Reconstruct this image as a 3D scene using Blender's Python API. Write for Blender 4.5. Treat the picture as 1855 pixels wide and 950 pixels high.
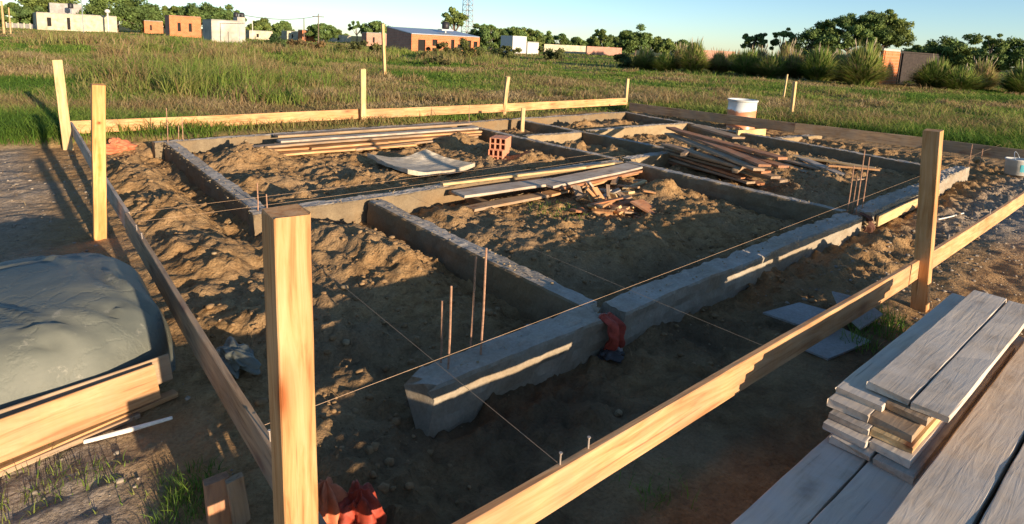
import bpy, math, random
import numpy as np
from mathutils import Vector, Matrix

for o in list(bpy.data.objects): bpy.data.objects.remove(o)
sc = bpy.context.scene
col = sc.collection
# ------------------------------------------------------------------ camera
# world axes: +X runs along the long foundation beam, +Y across the plot, Z up (metres)
RW, RH, FPX, PCX, PCY, CAMH = 1855., 950., 1077., 927.5, 255., 1.67
HS = 105/2209.
ROLL = math.atan(HS)
PITCH = math.atan((PCY-(35+HS*(PCX-10)))*math.cos(ROLL)/FPX)
Rv = Vector((.762,-.648,0)).normalized(); Fv = Vector((.648,.762,0)).normalized(); Zv = Vector((0,0,1))
fwd = Fv*math.cos(PITCH)-Zv*math.sin(PITCH)
upv = Fv*math.sin(PITCH)+Zv*math.cos(PITCH)
cc, ss_ = math.cos(ROLL), math.sin(ROLL)
cright = Rv*cc+upv*ss_; cup = upv*cc-Rv*ss_
CAM = Vector((0,0,CAMH))
cd = bpy.data.cameras.new('camera'); cam = bpy.data.objects.new('camera', cd); col.objects.link(cam)
M = Matrix.Identity(4)
for i in range(3):
    M[i][0]=cright[i]; M[i][1]=cup[i]; M[i][2]=-fwd[i]; M[i][3]=CAM[i]
cam.matrix_world = M
cd.sensor_width=36; cd.lens=36*FPX/RW; cd.shift_x=0; cd.shift_y=-(RH/2-PCY)/RW
cd.clip_start=.05; cd.clip_end=6000
sc.camera = cam
# ------------------------------------------------------------------ light
SUN_EL, SUN_AZ = math.radians(9.0), math.atan2(1.0, -.042)+math.pi   # shadows run towards (-.03, 1)
sdir = Vector((math.cos(SUN_AZ)*math.cos(SUN_EL), math.sin(SUN_AZ)*math.cos(SUN_EL), math.sin(SUN_EL)))  # towards the sun
w = bpy.data.worlds.new('World'); sc.world = w; w.use_nodes = True
nt = w.node_tree; nt.nodes.clear()
sky = nt.nodes.new('ShaderNodeTexSky'); sky.sky_type='NISHITA'; sky.sun_disc=False
sky.sun_elevation=SUN_EL; sky.sun_rotation=math.atan2(sdir.x, sdir.y)
sky.air_density=.75; sky.dust_density=.2; sky.ozone_density=2.4; sky.altitude=0
bg = nt.nodes.new('ShaderNodeBackground'); bg.inputs['Strength'].default_value=.115
wo = nt.nodes.new('ShaderNodeOutputWorld')
nt.links.new(sky.outputs[0], bg.inputs[0]); nt.links.new(bg.outputs[0], wo.inputs[0])
sl = bpy.data.lights.new('sun','SUN'); so = bpy.data.objects.new('sun', sl); col.objects.link(so)
sl.energy=5.0; sl.angle=math.radians(.5); sl.color=(1.0,.79,.57)
so.rotation_euler = sdir.to_track_quat('Z','Y').to_euler(); so.location=(0,-8,12)
sc.view_settings.view_transform='Standard'; sc.view_settings.look='None'
sc.view_settings.exposure=.95; sc.view_settings.gamma=1; sc.view_settings.use_curve_mapping=False

# ------------------------------------------------------------------ geometry of the survey
def ray(x,y):
    u=x-PCX; v=y-PCY
    return (cright*(u/FPX) - cup*(v/FPX) + fwd)
def G(x,y,z=0.):
    r=ray(x,y); t=(z-CAMH)/r.z
    return CAM+r*t
def P(p):
    d=Vector(p)-CAM; f=d.dot(fwd)
    return (PCX+d.dot(cright)/f*FPX, PCY-d.dot(cup)/f*FPX)
def far(px, depth):          # ground point at a given distance, in the direction of a column
    y=35+HS*(px-10)+CAMH*FPX/depth
    return G(px,y,0)
def zat(p, ytop):            # height above the ground point p that reaches row ytop
    lo,hi=-5.,80.
    for _ in range(40):
        m=(lo+hi)/2
        if (Vector((p[0],p[1],m))-CAM).dot(fwd)>.01 and P((p[0],p[1],m))[1]>ytop: lo=m
        else: hi=m
    return lo
def along(p, d, px):         # distance from p along d where the column px is met
    p=Vector(p); d=Vector(d); lo,hi=0.,200.
    s=1 if P(p+d*1.)[0]>P(p)[0] else -1
    for _ in range(50):
        m=(lo+hi)/2
        if (P(p+d*m)[0]-px)*s<0: lo=m
        else: hi=m
    return lo

# ------------------------------------------------------------------ noise
_rs=np.random.RandomState(7); _LAT=_rs.rand(8,256,256)
def vn(x,y,k=0):
    xi=np.floor(x).astype(int); yi=np.floor(y).astype(int); fx=x-xi; fy=y-yi
    fx=fx*fx*(3-2*fx); fy=fy*fy*(3-2*fy); L=_LAT[k%8]
    a=L[xi&255,yi&255]; b=L[(xi+1)&255,yi&255]; c=L[xi&255,(yi+1)&255]; d=L[(xi+1)&255,(yi+1)&255]
    return (a*(1-fx)+b*fx)*(1-fy)+(c*(1-fx)+d*fx)*fy-.5
def fbm(x,y,s,o=4,k=0,g=.5):
    r=0; a=1.; t=0
    ca,sa=.8,.6
    for i in range(o):
        r=r+a*vn(x*s+17.3*i,y*s-9.1*i,k+i); t+=a; a*=g; s*=2.03
        x,y=ca*x-sa*y,sa*x+ca*y
    return r/t*2
def cells(x,y,s,k=0):
    X_=x*s; Y_=y*s; xi=np.floor(X_).astype(int); yi=np.floor(Y_).astype(int); best=np.full(X_.shape,9.); val=np.zeros(X_.shape)
    for i in (-1,0,1):
        for j in (-1,0,1):
            a=(xi+i)&255; b=(yi+j)&255; px_=xi+i+_LAT[k%8,a,b]; py_=yi+j+_LAT[(k+1)%8,a,b]
            d=np.hypot(X_-px_,Y_-py_); m=d<best; best=np.where(m,d,best); val=np.where(m,_LAT[(k+2)%8,a,b],val)
    return best,val
def sstep(a,b,x):
    t=np.clip((x-a)/(b-a),0,1); return t*t*(3-2*t)

# ------------------------------------------------------------------ materials
def nodes(name):
    m=bpy.data.materials.new(name); m.use_nodes=True; t=m.node_tree
    return m,t,t.nodes['Principled BSDF']
def N(t,typ,**k):
    n=t.nodes.new(typ)
    for a,b in k.items(): setattr(n,a,b)
    return n
def ramp(t,stops,src=None):
    r=N(t,'ShaderNodeValToRGB'); e=r.color_ramp.elements
    while len(e)<len(stops): e.new(.5)
    for i,(p,c) in enumerate(stops): e[i].position=p; e[i].color=(*c,1) if len(c)==3 else c
    if src is not None: t.links.new(src,r.inputs[0])
    return r
def noise(t,vec,scale,detail=4,rough=.55,dist=0):
    n=N(t,'ShaderNodeTexNoise'); n.inputs['Scale'].default_value=scale; n.inputs['Detail'].default_value=detail
    n.inputs['Roughness'].default_value=rough; n.inputs['Distortion'].default_value=dist
    if vec is not None: t.links.new(vec,n.inputs['Vector'])
    return n
def mix(t,fac,a,b,mode='MIX'):
    m=N(t,'ShaderNodeMix',data_type='RGBA',blend_type=mode)
    for s,v in (('Factor',fac),('A',a),('B',b)):
        i=m.inputs[0] if s=='Factor' else m.inputs[6 if s=='A' else 7]
        if isinstance(v,(int,float)): i.default_value=v
        elif isinstance(v,tuple): i.default_value=(*v,1)
        else: t.links.new(v,i)
    return m.outputs[2]
def bump(t,src,strength,dist,bsdf,prev=None):
    b=N(t,'ShaderNodeBump'); b.inputs['Strength'].default_value=strength; b.inputs['Distance'].default_value=dist
    t.links.new(src,b.inputs['Height'])
    if prev is not None: t.links.new(prev.outputs[0],b.inputs['Normal'])
    t.links.new(b.outputs[0],bsdf.inputs['Normal']); return b
def objvec(t,scale=(1,1,1),rand=True):
    tc=N(t,'ShaderNodeTexCoord'); mp=N(t,'ShaderNodeMapping'); mp.inputs['Scale'].default_value=scale
    if rand:
        oi=N(t,'ShaderNodeObjectInfo'); ma=N(t,'ShaderNodeVectorMath',operation='MULTIPLY_ADD')
        cx=N(t,'ShaderNodeCombineXYZ')
        for i in range(3): t.links.new(oi.outputs['Random'],cx.inputs[i])
        t.links.new(cx.outputs[0],ma.inputs[0]); ma.inputs[1].default_value=(31,17,23)
        t.links.new(tc.outputs['Object'],ma.inputs[2]); t.links.new(ma.outputs[0],mp.inputs[0])
        return mp.outputs[0], oi.outputs['Random'], ma.outputs[0]
    t.links.new(tc.outputs['Object'],mp.inputs[0]); return mp.outputs[0], None, tc.outputs['Object']

def wood(name, light, mid, dark, knot=(.16,.05,.02), dirt=None, dirtamt=.5, rough=.75, saw=False, contrast=1.):
    m,t,b=nodes(name)
    v,rnd,raw=objvec(t,(1.3,16,16))
    n1=noise(t,v,2.2,8,.62,.9)
    g=ramp(t,[(.28,dark),(.47,mid),(.68,light)],n1.outputs[0])
    n2=noise(t,raw,2.3,3); tone=ramp(t,[(.3,(.66,.60,.55)),(.7,(1.15,1.1,1.05))],n2.outputs[0])
    c=mix(t,contrast*.8,g.outputs[0],tone.outputs[0],'MULTIPLY')
    mp=N(t,'ShaderNodeMapping'); mp.inputs['Scale'].default_value=(1.6,5,5); t.links.new(raw,mp.inputs[0])
    vo=N(t,'ShaderNodeTexVoronoi'); vo.inputs['Scale'].default_value=1.25; t.links.new(mp.outputs[0],vo.inputs['Vector'])
    k=ramp(t,[(.05,(.95,.95,.95)),(.15,(.35,.35,.35)),(.30,(0,0,0))],vo.outputs['Distance'])
    c=mix(t,k.outputs[0],c,knot)
    v3=N(t,'ShaderNodeMapping'); v3.inputs['Scale'].default_value=(1.1,42,42); t.links.new(raw,v3.inputs[0]); cr_=noise(t,v3.outputs[0],1.4,3,.5,.3)
    c=mix(t,ramp(t,[(.66,(0,0,0)),(.72,(.55,.55,.55))],cr_.outputs[0]).outputs[0],c,tuple(x*.35 for x in dark))
    # board to board variation
    hv=ramp(t,[(0,(.80,.78,.76)),(.5,(1,1,1)),(1,(1.08,1.0,.9))],rnd); c=mix(t,.8,c,hv.outputs[0],'MULTIPLY')
    if dirt:
        n3=noise(t,raw,5.5,7,.7); dr=ramp(t,[(.5-.12*dirtamt*2,(0,0,0)),(.62,(1,1,1))],n3.outputs[0])
        dm=mix(t,dirtamt,(0,0,0),dr.outputs[0]); c=mix(t,dm,c,dirt)
    t.links.new(c,b.inputs['Base Color']); b.inputs['Roughness'].default_value=rough
    b.inputs['Specular IOR Level'].default_value=.25
    bp=bump(t,n1.outputs[0],.45,.004,b)
    if saw:
        v2=N(t,'ShaderNodeTexWave'); v2.bands_direction='X'; v2.inputs['Scale'].default_value=9; v2.inputs['Distortion'].default_value=1.5
        t.links.new(raw,v2.inputs['Vector']); bump(t,v2.outputs['Fac'],.25,.002,b,bp)
    return m
W_NEW = wood('fresh_pine',(.68,.44,.235),(.57,.32,.145),(.38,.17,.065),dirt=(.30,.22,.14),dirtamt=.25,saw=True)
W_POST= wood('post_pine',(.66,.43,.225),(.56,.32,.135),(.37,.15,.05),knot=(.28,.08,.02))
W_KNOT=wood('stained_post_pine',(.70,.44,.20),(.62,.33,.12),(.44,.17,.05),knot=(.28,.08,.02))
_t=W_KNOT.node_tree; _b=_t.nodes['Principled BSDF']; _c=_b.inputs['Base Color'].links[0].from_socket
_tc=N(_t,'ShaderNodeTexCoord')
def blob(cx_,sx_,sy_,colr,prev,lo,hi):
    m1=N(_t,'ShaderNodeMapping'); m1.inputs['Location'].default_value=(-cx_/sx_,0,0); m1.inputs['Scale'].default_value=(1/sx_,0,1/sy_); _t.links.new(_tc.outputs['Object'],m1.inputs[0])
    ln=N(_t,'ShaderNodeVectorMath',operation='LENGTH'); _t.links.new(m1.outputs[0],ln.inputs[0])
    nz=noise(_t,_tc.outputs['Object'],22,4); ad=N(_t,'ShaderNodeMath',operation='ADD'); _t.links.new(ln.outputs['Value'],ad.inputs[0]); _t.links.new(nz.outputs[0],ad.inputs[1])
    r=ramp(_t,[(lo,(1,1,1)),(hi,(0,0,0))],ad.outputs[0]); return mix(_t,r.outputs[0],prev,colr)
_c=blob(.95,.42,.028,(.62,.24,.05),_c,.6,1.0)
_c=blob(1.235,.045,.045,(.40,.09,.02),_c,.5,.95)
_c=blob(1.24,.012,.012,(.06,.02,.01),_c,.6,.95)
_t.links.new(_c,_b.inputs['Base Color'])
W_STAIN=wood('stained_pine',(.62,.27,.08),(.62,.33,.12),(.75,.46,.18),knot=(.16,.03,.01))
W_PALE= wood('pale_pine',(.68,.52,.29),(.58,.42,.21),(.40,.27,.12))
W_GREY= wood('weathered_board',(.56,.48,.38),(.40,.33,.26),(.18,.14,.10),knot=(.12,.09,.07),dirt=(.50,.45,.37),dirtamt=.6,rough=.9)
W_CEM = wood('cement_stained_board',(.72,.63,.50),(.60,.52,.41),(.38,.32,.25),knot=(.26,.21,.16),dirt=(.58,.52,.44),dirtamt=.75,rough=.92)
W_RED = wood('reddish_board',(.52,.25,.11),(.38,.17,.08),(.17,.08,.04),dirt=(.33,.26,.19),dirtamt=.4,rough=.85)
W_BRN = wood('brown_board',(.50,.36,.22),(.36,.25,.15),(.16,.10,.06),dirt=(.30,.25,.19),dirtamt=.5,rough=.85)

def concrete(name, a, bcol, mud, mudamt=.5, rough=.9, sc_=6.):
    m,t,b=nodes(name); v,rnd,raw=objvec(t,(1,1,1))
    n1=noise(t,raw,sc_,8,.65); c=ramp(t,[(.3,bcol),(.7,a)],n1.outputs[0]).outputs[0]
    n2=noise(t,raw,1.7,6,.6); f=ramp(t,[(.42,(0,0,0)),(.62,(mudamt,)*3)],n2.outputs[0]); c=mix(t,f.outputs[0],c,mud)
    n3=noise(t,raw,60,4,.7); c=mix(t,.5,c,ramp(t,[(.3,(.62,.6,.58)),(.65,(1.15,1.15,1.15))],n3.outputs[0]).outputs[0],'MULTIPLY')
    t.links.new(c,b.inputs['Base Color']); b.inputs['Roughness'].default_value=rough; b.inputs['Specular IOR Level'].default_value=.2
    bp=bump(t,n1.outputs[0],.5,.012,b); bump(t,n3.outputs[0],.6,.004,b,bp)
    return m
CONC=concrete('mud_stained_concrete',(.25,.195,.12),(.16,.12,.075),(.23,.15,.075),.85)
CFRT=concrete('front_beam_concrete',(.40,.35,.27),(.24,.205,.15),(.27,.20,.12),.6)
CTOP=concrete('cement_top',(.50,.45,.38),(.33,.29,.24),(.30,.235,.155),.55)
MORT=concrete('dried_mortar',(.38,.29,.17),(.27,.20,.115),(.27,.19,.10),.6)
FIBRO=concrete('cement_sheet',(.36,.355,.34),(.27,.265,.25),(.24,.20,.15),.6)

def plain(name,colr,rough=.6,metal=0,var=.25,scale=8,spec=.3,bmp=0):
    m,t,b=nodes(name); v,rnd,raw=objvec(t)
    n=noise(t,raw,scale,5,.6)
    r=ramp(t,[(.3,tuple(x*(1-var) for x in colr)),(.7,tuple(min(1,x*(1+var*.5)) for x in colr))],n.outputs[0])
    t.links.new(r.outputs[0],b.inputs['Base Color']); b.inputs['Roughness'].default_value=rough; b.inputs['Metallic'].default_value=metal
    b.inputs['Specular IOR Level'].default_value=spec
    if bmp: bump(t,n.outputs[0],.6,bmp,b)
    return m
RUST=plain('rusty_steel',(.42,.24,.15),.7,.3,.4,40)
STEEL=plain('galvanised_steel',(.42,.45,.47),.45,.6,.2,3)
NAIL=plain('nail_steel',(.55,.45,.36),.5,.5)
LINE=plain('nylon_line',(.50,.33,.20),.6)
WIRE=plain('wire_dark',(.10,.10,.10),.6)
WHITE=plain('white_paint',(.56,.55,.50),.55,0,.1)
CREAM=plain('cream_plaster',(.52,.46,.32),.85,0,.4,1.2)
GREYW=plain('grey_plaster',(.36,.34,.31),.9,0,.4,1.2)
LGREY=plain('pale_grey_plaster',(.48,.44,.36),.9,0,.4,.8)
DARK=plain('dark_opening',(.012,.011,.010),.8)
BLACKP=plain('black_plastic',(.025,.025,.028),.45)
ROOFM=plain('sheet_metal_roof',(.36,.40,.44),.4,.5,.15,2)
SHACK=plain('dark_shack_boards',(.045,.034,.028),.9,0,.5,6)
OPAINT=plain('orange_paint',(.62,.22,.07),.6,0,.3,9)
CLAY=plain('clay_block',(.62,.27,.15),.85,0,.2,30,bmp=.002)
REDSACK=plain('red_woven_sack',(.40,.065,.035),.6,0,.5,22,.3,.004)
ORSACK=plain('orange_woven_sack',(.55,.18,.085),.65,0,.3,22,.3,.004)
WSACK=plain('pale_sack',(.36,.35,.34),.6,0,.3,22)
BSACK=plain('blue_grey_sack',(.06,.052,.048),.5,0,.5,22)
TOWERM=plain('tower_steel',(.38,.36,.36),.6,.3)
STICKW=plain('bleached_stick',(.78,.74,.66),.7,0,.15,30)
STONE=plain('pebble',(.30,.25,.19),.9,0,.5,3)
BRICKB=plain('solid_brick',(.42,.16,.08),.9,0,.4,12,bmp=.004)
TRUNK=plain('bark',(.16,.12,.09),.9,0,.4,9)

def brickwall(name,c1,c2,mort,s=1.):
    m,t,b=nodes(name); tc=N(t,'ShaderNodeTexCoord'); ge=N(t,'ShaderNodeNewGeometry')
    # brick courses: horizontal run along whichever of x or y the face follows
    sx=N(t,'ShaderNodeSeparateXYZ'); t.links.new(tc.outputs['Object'],sx.inputs[0])
    ad=N(t,'ShaderNodeMath',operation='ADD'); t.links.new(sx.outputs[0],ad.inputs[0]); t.links.new(sx.outputs[1],ad.inputs[1])
    cb=N(t,'ShaderNodeCombineXYZ'); t.links.new(ad.outputs[0],cb.inputs[0]); t.links.new(sx.outputs[2],cb.inputs[1])
    br=N(t,'ShaderNodeTexBrick'); t.links.new(cb.outputs[0],br.inputs['Vector'])
    br.inputs['Color1'].default_value=(*c1,1); br.inputs['Color2'].default_value=(*c2,1); br.inputs['Mortar'].default_value=(*mort,1)
    br.inputs['Scale'].default_value=1; br.inputs['Brick Width'].default_value=.35*s; br.inputs['Row Height'].default_value=.2*s; br.inputs['Mortar Size'].default_value=.018
    n=noise(t,tc.outputs['Object'],1.3,5); c=mix(t,.6,br.outputs[0],ramp(t,[(.3,(.7,.68,.66)),(.7,(1.1,1.1,1.1))],n.outputs[0]).outputs[0],'MULTIPLY')
    t.links.new(c,b.inputs['Base Color']); b.inputs['Roughness'].default_value=.9; b.inputs['Specular IOR Level'].default_value=.1
    return m
BRICKM=brickwall('hollow_brick_wall',(.60,.20,.08),(.50,.155,.06),(.42,.25,.15))
BRICKP=brickwall('purple_brick_wall',(.50,.24,.16),(.42,.20,.14),(.40,.32,.26))

def leafmat(name, attr=True, base=(.1,.15,.03), trans=.35, rough=.65):
    m,t,b=nodes(name)
    if attr:
        a=N(t,'ShaderNodeAttribute'); a.attribute_name='tint'; c=a.outputs['Color']
    else: c=None
    if c is not None: t.links.new(c,b.inputs['Base Color'])
    else: b.inputs['Base Color'].default_value=(*base,1)
    b.inputs['Roughness'].default_value=rough; b.inputs['Specular IOR Level'].default_value=.2
    tr=N(t,'ShaderNodeBsdfTranslucent')
    if c is not None: t.links.new(c,tr.inputs[0])
    mx=N(t,'ShaderNodeMixShader'); mx.inputs[0].default_value=trans
    out=t.nodes['Material Output']
    t.links.new(b.outputs[0],mx.inputs[1]); t.links.new(tr.outputs[0],mx.inputs[2]); t.links.new(mx.outputs[0],out.inputs[0])
    return m
GRASSM=leafmat('grass_blades',trans=.42); LEAFM=leafmat('tree_leaves',trans=.25)

# ground
GM,t,b=nodes('soil_and_turf')
tc=N(t,'ShaderNodeTexCoord'); V=tc.outputs['Object']
n1=noise(t,V,1.1,8,.6); n2=noise(t,V,9,8,.65); n3=noise(t,V,70,4,.7)
soil=ramp(t,[(.28,(.17,.095,.040)),(.48,(.34,.205,.090)),(.72,(.48,.31,.145))],n2.outputs[0]).outputs[0]
soil=mix(t,ramp(t,[(.44,(0,0,0)),(.64,(.8,.8,.8))],n1.outputs[0]).outputs[0],soil,(.37,.25,.135))
soil=mix(t,.7,soil,ramp(t,[(.25,(.55,.52,.48)),(.55,(1,1,1)),(.75,(1.25,1.22,1.2))],n3.outputs[0]).outputs[0],'MULTIPLY')
at=N(t,'ShaderNodeAttribute'); at.attribute_name='zones'; sp=N(t,'ShaderNodeSeparateColor'); t.links.new(at.outputs['Color'],sp.inputs[0])
grav=ramp(t,[(.3,(.17,.135,.10)),(.5,(.34,.28,.21)),(.7,(.52,.44,.35))],noise(t,V,26,7,.75).outputs[0]).outputs[0]
soil=mix(t,sp.outputs[1],soil,grav)
turf=ramp(t,[(.3,(.055,.065,.02)),(.5,(.11,.12,.035)),(.7,(.20,.16,.075))],noise(t,V,.6,8,.7).outputs[0]).outputs[0]
c=mix(t,sp.outputs[0],soil,turf)
c=mix(t,sp.outputs[2],c,(.055,.042,.030))  # third zone: trench shade painted into the soil colour
t.links.new(c,b.inputs['Base Color']); b.inputs['Roughness'].default_value=.95; b.inputs['Specular IOR Level'].default_value=.1
bp=bump(t,n2.outputs[0],.8,.035,b); vo=N(t,'ShaderNodeTexVoronoi'); vo.inputs['Scale'].default_value=38; vo.inputs['Randomness'].default_value=1
dv=N(t,'ShaderNodeVectorMath',operation='MULTIPLY_ADD'); t.links.new(n2.outputs['Color'],dv.inputs[0]); dv.inputs[1].default_value=(.06,.06,.06); t.links.new(V,dv.inputs[2]); t.links.new(dv.outputs[0],vo.inputs['Vector'])
inv=N(t,'ShaderNodeMath',operation='SUBTRACT'); inv.inputs[0].default_value=1; t.links.new(vo.outputs['Distance'],inv.inputs[1])
bp=bump(t,inv.outputs[0],.45,.014,b,bp); bump(t,n3.outputs[0],.9,.010,b,bp)

TARPM,t,b=nodes('dark_polythene')
tc=N(t,'ShaderNodeTexCoord'); V=tc.outputs['Object']
n1=noise(t,V,2.2,6,.6); n2=noise(t,V,11,7,.75,.2)
c=ramp(t,[(.3,(.095,.105,.088)),(.7,(.165,.17,.135))],n1.outputs[0]).outputs[0]
c=mix(t,ramp(t,[(.60,(0,0,0)),(.74,(.55,.55,.55))],n2.outputs[0]).outputs[0],c,(.42,.39,.31))
t.links.new(c,b.inputs['Base Color']); b.inputs['Roughness'].default_value=.62; b.inputs['Specular IOR Level'].default_value=.3
bp=bump(t,noise(t,V,30,4,.6).outputs[0],.25,.004,b); vv=N(t,'ShaderNodeTexVoronoi'); vv.feature='DISTANCE_TO_EDGE'; vv.inputs['Scale'].default_value=3.2
wv=N(t,'ShaderNodeVectorMath',operation='MULTIPLY_ADD'); t.links.new(noise(t,V,4,5,.6).outputs['Color'],wv.inputs[0]); wv.inputs[1].default_value=(.5,.5,.5); t.links.new(V,wv.inputs[2]); t.links.new(wv.outputs[0],vv.inputs['Vector'])
cr2=ramp(t,[(0,(0,0,0)),(.06,(1,1,1))],vv.outputs['Distance']); bp=bump(t,cr2.outputs[0],.22,.008,b,bp)
bump(t,noise(t,V,5,4,.5,.6).outputs[0],.35,.02,b,bp)

PAILM,t,b=nodes('painted_drum')
tc=N(t,'ShaderNodeTexCoord'); sx=N(t,'ShaderNodeSeparateXYZ'); t.links.new(tc.outputs['Object'],sx.inputs[0])
nn=noise(t,tc.outputs['Object'],6,5); ad=N(t,'ShaderNodeMath',operation='MULTIPLY_ADD'); t.links.new(nn.outputs[0],ad.inputs[0]); ad.inputs[1].default_value=.25; t.links.new(sx.outputs[2],ad.inputs[2])
c=ramp(t,[(0,(.60,.25,.12)),(.56,(.62,.27,.14)),(.59,(.66,.70,.70)),(1,(.74,.76,.74))],ad.outputs[0]).outputs[0]
t.links.new(c,b.inputs['Base Color']); b.inputs['Roughness'].default_value=.36

# ------------------------------------------------------------------ mesh helpers
def mk(name, verts, faces, mat, parent=None, loc=None, mw=None, smooth=False, tint=None):
    me=bpy.data.meshes.new(name)
    if isinstance(verts,np.ndarray):
        nv=len(verts); me.vertices.add(nv); me.vertices.foreach_set('co',verts.astype(np.float32).ravel())
        f=np.asarray(faces); k=f.shape[1]; me.loops.add(f.size); me.loops.foreach_set('vertex_index',f.astype(np.int32).ravel())
        me.polygons.add(len(f)); me.polygons.foreach_set('loop_start',np.arange(0,f.size,k,dtype=np.int32))
        me.polygons.foreach_set('loop_total',np.full(len(f),k,dtype=np.int32))
        me.update(calc_edges=True)
    else:
        me.from_pydata([tuple(v) for v in verts],[],faces); me.update()
    if smooth: me.polygons.foreach_set('use_smooth',[True]*len(me.polygons))
    if tint is not None:
        a=me.color_attributes.new('tint','FLOAT_COLOR','POINT'); c4=np.ones((len(me.vertices),4),np.float32); c4[:,:3]=tint; a.data.foreach_set('color',c4.ravel())
    me.materials.append(mat)
    o=bpy.data.objects.new(name,me); col.objects.link(o)
    if mw is not None: o.matrix_world=mw
    if loc is not None: o.location=loc
    if parent is not None: o.parent=parent
    return o
def tag(o,label=None,cat=None,group=None,kind=None):
    if label: o['label']=label
    if cat: o['category']=cat
    if group: o['group']=group
    if kind: o['kind']=kind
    return o
def empty(name,loc,rz=0):
    o=bpy.data.objects.new(name,None); col.objects.link(o); o.location=loc; o.rotation_euler=(0,0,rz); o.empty_display_size=.2; return o
def copy_tree(o,parent=None):
    c=o.copy(); col.objects.link(c); c.parent=parent
    for ch in list(o.children): copy_tree(ch,c)
    return c
class MB:
    def __init__(s): s.v=[]; s.f=[]
    def box(s,x0,x1,y0,y1,z0,z1):
        n=len(s.v); s.v+=[(x0,y0,z0),(x1,y0,z0),(x1,y1,z0),(x0,y1,z0),(x0,y0,z1),(x1,y0,z1),(x1,y1,z1),(x0,y1,z1)]
        s.f+=[tuple(n+i for i in q) for q in ((0,3,2,1),(4,5,6,7),(0,1,5,4),(1,2,6,5),(2,3,7,6),(3,0,4,7))]; return s
    def tube(s,pts,r,seg=6):
        n0=len(s.v); pts=[Vector(p) for p in pts]; rs=r if isinstance(r,(list,tuple)) else [r]*len(pts)
        for i,p in enumerate(pts):
            d=(pts[min(i+1,len(pts)-1)]-pts[max(i-1,0)]).normalized()
            a=d.cross(Vector((0,0,1)))
            if a.length<.1: a=d.cross(Vector((0,1,0)))
            a.normalize(); b_=d.cross(a)
            for k in range(seg):
                t_=2*math.pi*k/seg; s.v.append(tuple(p+(a*math.cos(t_)+b_*math.sin(t_))*rs[i]))
        for i in range(len(pts)-1):
            for k in range(seg):
                a0=n0+i*seg+k; a1=n0+i*seg+(k+1)%seg; s.f.append((a0,a1,a1+seg,a0+seg))
        s.f.append(tuple(n0+k for k in reversed(range(seg)))); s.f.append(tuple(n0+(len(pts)-1)*seg+k for k in range(seg))); return s
    def lathe(s,prof,seg=24,cx=0,cy=0):
        n0=len(s.v)
        for r,z in prof:
            for k in range(seg): a=2*math.pi*k/seg; s.v.append((cx+r*math.cos(a),cy+r*math.sin(a),z))
        for i in range(len(prof)-1):
            for k in range(seg):
                a0=n0+i*seg+k; a1=n0+i*seg+(k+1)%seg; s.f.append((a0,a1,a1+seg,a0+seg))
        return s
    def build(s,name,mat,parent=None,**k): return mk(name,s.v,s.f,mat,parent,**k)

def frame(p0,p1,up=(0,0,1)):
    p0=Vector(p0); p1=Vector(p1); x=(p1-p0).normalized(); u=Vector(up)
    y=u.cross(x)
    if y.length<1e-3: y=Vector((0,1,0)).cross(x)
    y.normalize(); z=x.cross(y)
    m=Matrix.Identity(4)
    for i in range(3): m[i][0]=x[i]; m[i][1]=y[i]; m[i][2]=z[i]; m[i][3]=p0[i]
    return m
_R=random.Random(3)
def bar(name,p0,p1,wy,hz,mat,parent=None,up=(0,0,1),warp=.004,bev=.003,seed=None,endcut=0.,taper=1.,rough=0.):
    """a sawn board from p0 to p1: wy wide (sideways), hz high (along up), bevelled, slightly warped"""
    r=random.Random(seed if seed is not None else _R.random())
    L=(Vector(p1)-Vector(p0)).length; n=max(3,min(60,int(L/.12)+2))
    a,b_=wy/2,hz/2; e=min(bev,a*.4,b_*.4)
    ring=[(-a+e,-b_),(a-e,-b_),(a,-b_+e),(a,b_-e),(a-e,b_),(-a+e,b_),(-a,b_-e),(-a,-b_+e)]
    ph=[r.uniform(0,6.28) for _ in range(4)]; am=[r.uniform(.3,1)*warp for _ in range(4)]
    v=[];f=[]
    for i in range(n):
        t_=i/(n-1); s=1+(taper-1)*t_
        oy=am[0]*math.sin(ph[0]+t_*3.1)+am[1]*.4*math.sin(ph[1]+t_*9); oz=am[2]*math.sin(ph[2]+t_*2.7)+am[3]*.4*math.sin(ph[3]+t_*8)
        tw=(am[0]/max(wy,hz))*math.sin(ph[3]+t_*2.2)*.6
        x=L*t_
        for y,z in ring:
            xx=x
            if i==n-1: xx+=endcut*y+r.uniform(-1,1)*rough*6
            if i==0: xx+=r.uniform(-1,1)*rough*6
            y2=y*s+oy-z*tw+r.uniform(-rough,rough); z2=z*s+oz+y*tw+r.uniform(-rough,rough)
            v.append((xx,y2,z2))
    for i in range(n-1):
        for k in range(8):
            a0=i*8+k; a1=i*8+(k+1)%8; f.append((a0,a1,a1+8,a0+8))
    f.append(tuple(reversed(range(8)))); f.append(tuple((n-1)*8+k for k in range(8)))
    return mk(name,v,f,mat,parent,mw=frame(p0,p1,up))

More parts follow.
